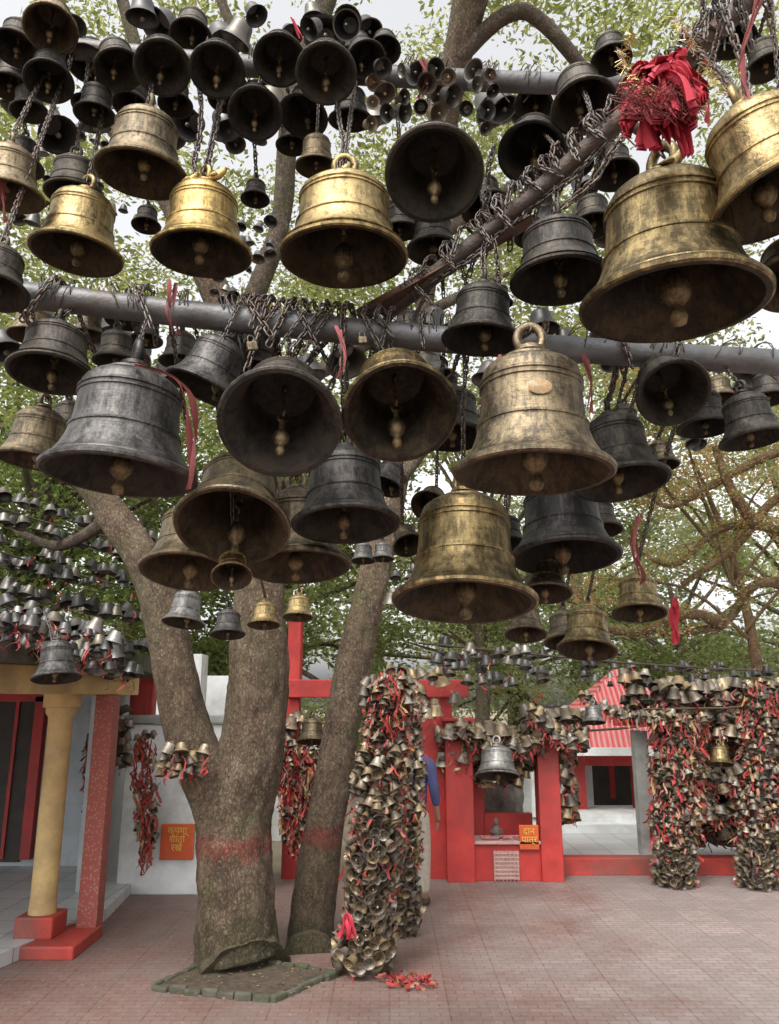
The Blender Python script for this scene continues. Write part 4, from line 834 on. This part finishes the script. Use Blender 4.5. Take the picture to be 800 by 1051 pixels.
for lb,p,q in (('wire over the gateway carrying a row of bells',AY(430,660,7.2),AY(820,690,8.2)),('rail over the far arch carrying bells',AY(660,728,7.2),AY(830,716,7.2)),('rail joining the gateway posts under the bells',AY(470,752,7.25),AY(690,742,7.4))):
    mb=MB(); mb.tube([p,p.lerp(q,.25)+Vector((0,0,-.02)),p.lerp(q,.5)+Vector((0,0,-.04)),p.lerp(q,.75)+Vector((0,0,-.03)),q],.010,8); tag(mb.build('rail',M_dpipe,smooth=True),lb,'rail')
# ---------------- person ----------------
def skin(verts,edges,rad,mat,name,parent,sub=2):
    me=bpy.data.meshes.new('s'); me.from_pydata(verts,edges,[]); o=bpy.data.objects.new('s',me); COL.objects.link(o)
    m=o.modifiers.new('k','SKIN'); m.use_smooth_shade=True; s=o.modifiers.new('u','SUBSURF'); s.levels=sub; s.render_levels=sub
    for i,v in enumerate(me.skin_vertices[0].data): r=rad[i]; v.radius=r if isinstance(r,tuple) else (r,r); v.use_root=(i==0)
    dg=bpy.context.evaluated_depsgraph_get(); m2=bpy.data.meshes.new_from_object(o.evaluated_get(dg)); bpy.data.objects.remove(o)
    m2.materials.clear(); m2.materials.append(mat); m2.polygons.foreach_set('use_smooth',[True]*len(m2.polygons)); return link(name,m2,parent)
pe=empty('person','person in a blue shirt and pale trousers standing behind the nearest pillar, seen from behind','person',(.185,6.45,.004)); pe.rotation_euler=(0,0,R(165)); pe.scale=(.73,.73,.73)
V=[(0,0,.95),(0,0,1.1),(0,0,1.3),(0,0,1.45),(0,-.01,1.53),(0,-.02,1.62),(0,-.015,1.71)]; E=[(i,i+1) for i in range(6)]; Rd=[(.15,.11),(.135,.1),(.16,.11),(.08,.07),(.052,.055),(.075,.09),(.068,.082)]
for s in (-1,1):
    b=len(V); V+=[(s*.185,0,1.42),(s*.235,.02,1.14),(s*.25,-.05,.9),(s*.25,-.075,.82)]; E+=[(3,b),(b,b+1),(b+1,b+2),(b+2,b+3)]; Rd+=[.055,.042,.027,(.02,.038)]
    b=len(V); V+=[(s*.09,0,.87),(s*.105,-.01,.5),(s*.11,.03,.09),(s*.115,-.1,.04)]; E+=[(0,b),(b,b+1),(b+1,b+2),(b+2,b+3)]; Rd+=[.085,.058,.04,(.04,.03)]
skin(V,E,Rd,M_skin,'body',pe)
for s in (-1,1):
    mb=MB()
    for k in range(4):
        y=-.105+.022*k; L=[.065,.078,.073,.055][k]; mb.tube([(s*.25,y,.80),(s*.247,y-.002,.80-L*.5),(s*.238,y,.80-L)],[.0095,.009,.006],8)
    mb.tube([(s*.245,-.1,.85),(s*.232,-.125,.82),(s*.228,-.13,.79)],[.012,.01,.007],8); mb.build('hand',M_skin,pe,True)
V=[(0,0,.9),(0,0,1.08),(0,0,1.3),(0,0,1.44)]; E=[(0,1),(1,2),(2,3)]; Rd=[(.175,.135),(.158,.122),(.18,.13),(.09,.08)]
for s in (-1,1): b=len(V); V+=[(s*.185,0,1.42),(s*.235,.02,1.14),(s*.248,-.03,.97)]; E+=[(3,b),(b,b+1),(b+1,b+2)]; Rd+=[.07,.058,.045]
skin(V,E,Rd,M_shirt,'shirt',pe)
V=[(0,0,.98),(0,0,.9)]; E=[(0,1)]; Rd=[(.15,.12),(.155,.125)]
for s in (-1,1): b=len(V); V+=[(s*.09,0,.82),(s*.105,-.01,.5),(s*.11,.02,.1)]; E+=[(1,b),(b,b+1),(b+1,b+2)]; Rd+=[.105,.085,.068]
skin(V,E,Rd,M_trous,'trousers',pe)
for s in (-1,1): mb=MB(); mb.tube([(s*.11,.07,.035),(s*.112,.0,.045),(s*.115,-.1,.035),(s*.115,-.17,.025)],[.03,.045,.042,.02],10); mb.build('shoe',M_shoe,pe,True)
bm=bmesh.new(); bmesh.ops.create_icosphere(bm,subdivisions=4,radius=1)
for v in bm.verts:
    d=v.co.normalized(); f=1+.05*NZ.noise(d*6); v.co=Vector((d.x*.088*f,d.y*.102*f+.004,d.z*.10*f+1.685))
    if d.y<-.35 and d.z<.35: v.co.y=max(v.co.y,-.06)
    if d.z<-.3: v.co.z=max(v.co.z,1.60)
me=bpy.data.meshes.new('hair'); bm.to_mesh(me); bm.free(); me.materials.append(M_hair); me.polygons.foreach_set('use_smooth',[True]*len(me.polygons)); link('hair',me,pe)
mb=MB(); mb.tube([(0,-.105,1.66),(0,-.125,1.63),(0,-.108,1.615)],[.008,.014,.008],8)
for s in (-1,1): mb.tube([(s*.085,.0,1.67),(s*.095,.01,1.65),(s*.086,.0,1.615)],[.008,.014,.007],8)
mb.build('nose_and_ears',M_skin,pe,True)
mb=MB()
for s in (-1,1): mb.lathe([(.0001,.008),(.009,.004),(.01,-.002),(.0001,-.006)],8,Matrix.Translation((s*.032,-.1,1.665))@Matrix.Rotation(R(90),4,'X'))
mb.tube([(-.024,-.104,1.585),(0,-.108,1.583),(.024,-.104,1.585)],.005,6); mb.build('eyes_and_mouth',M_hair,pe,True)
print('bells',bellcount,nind)
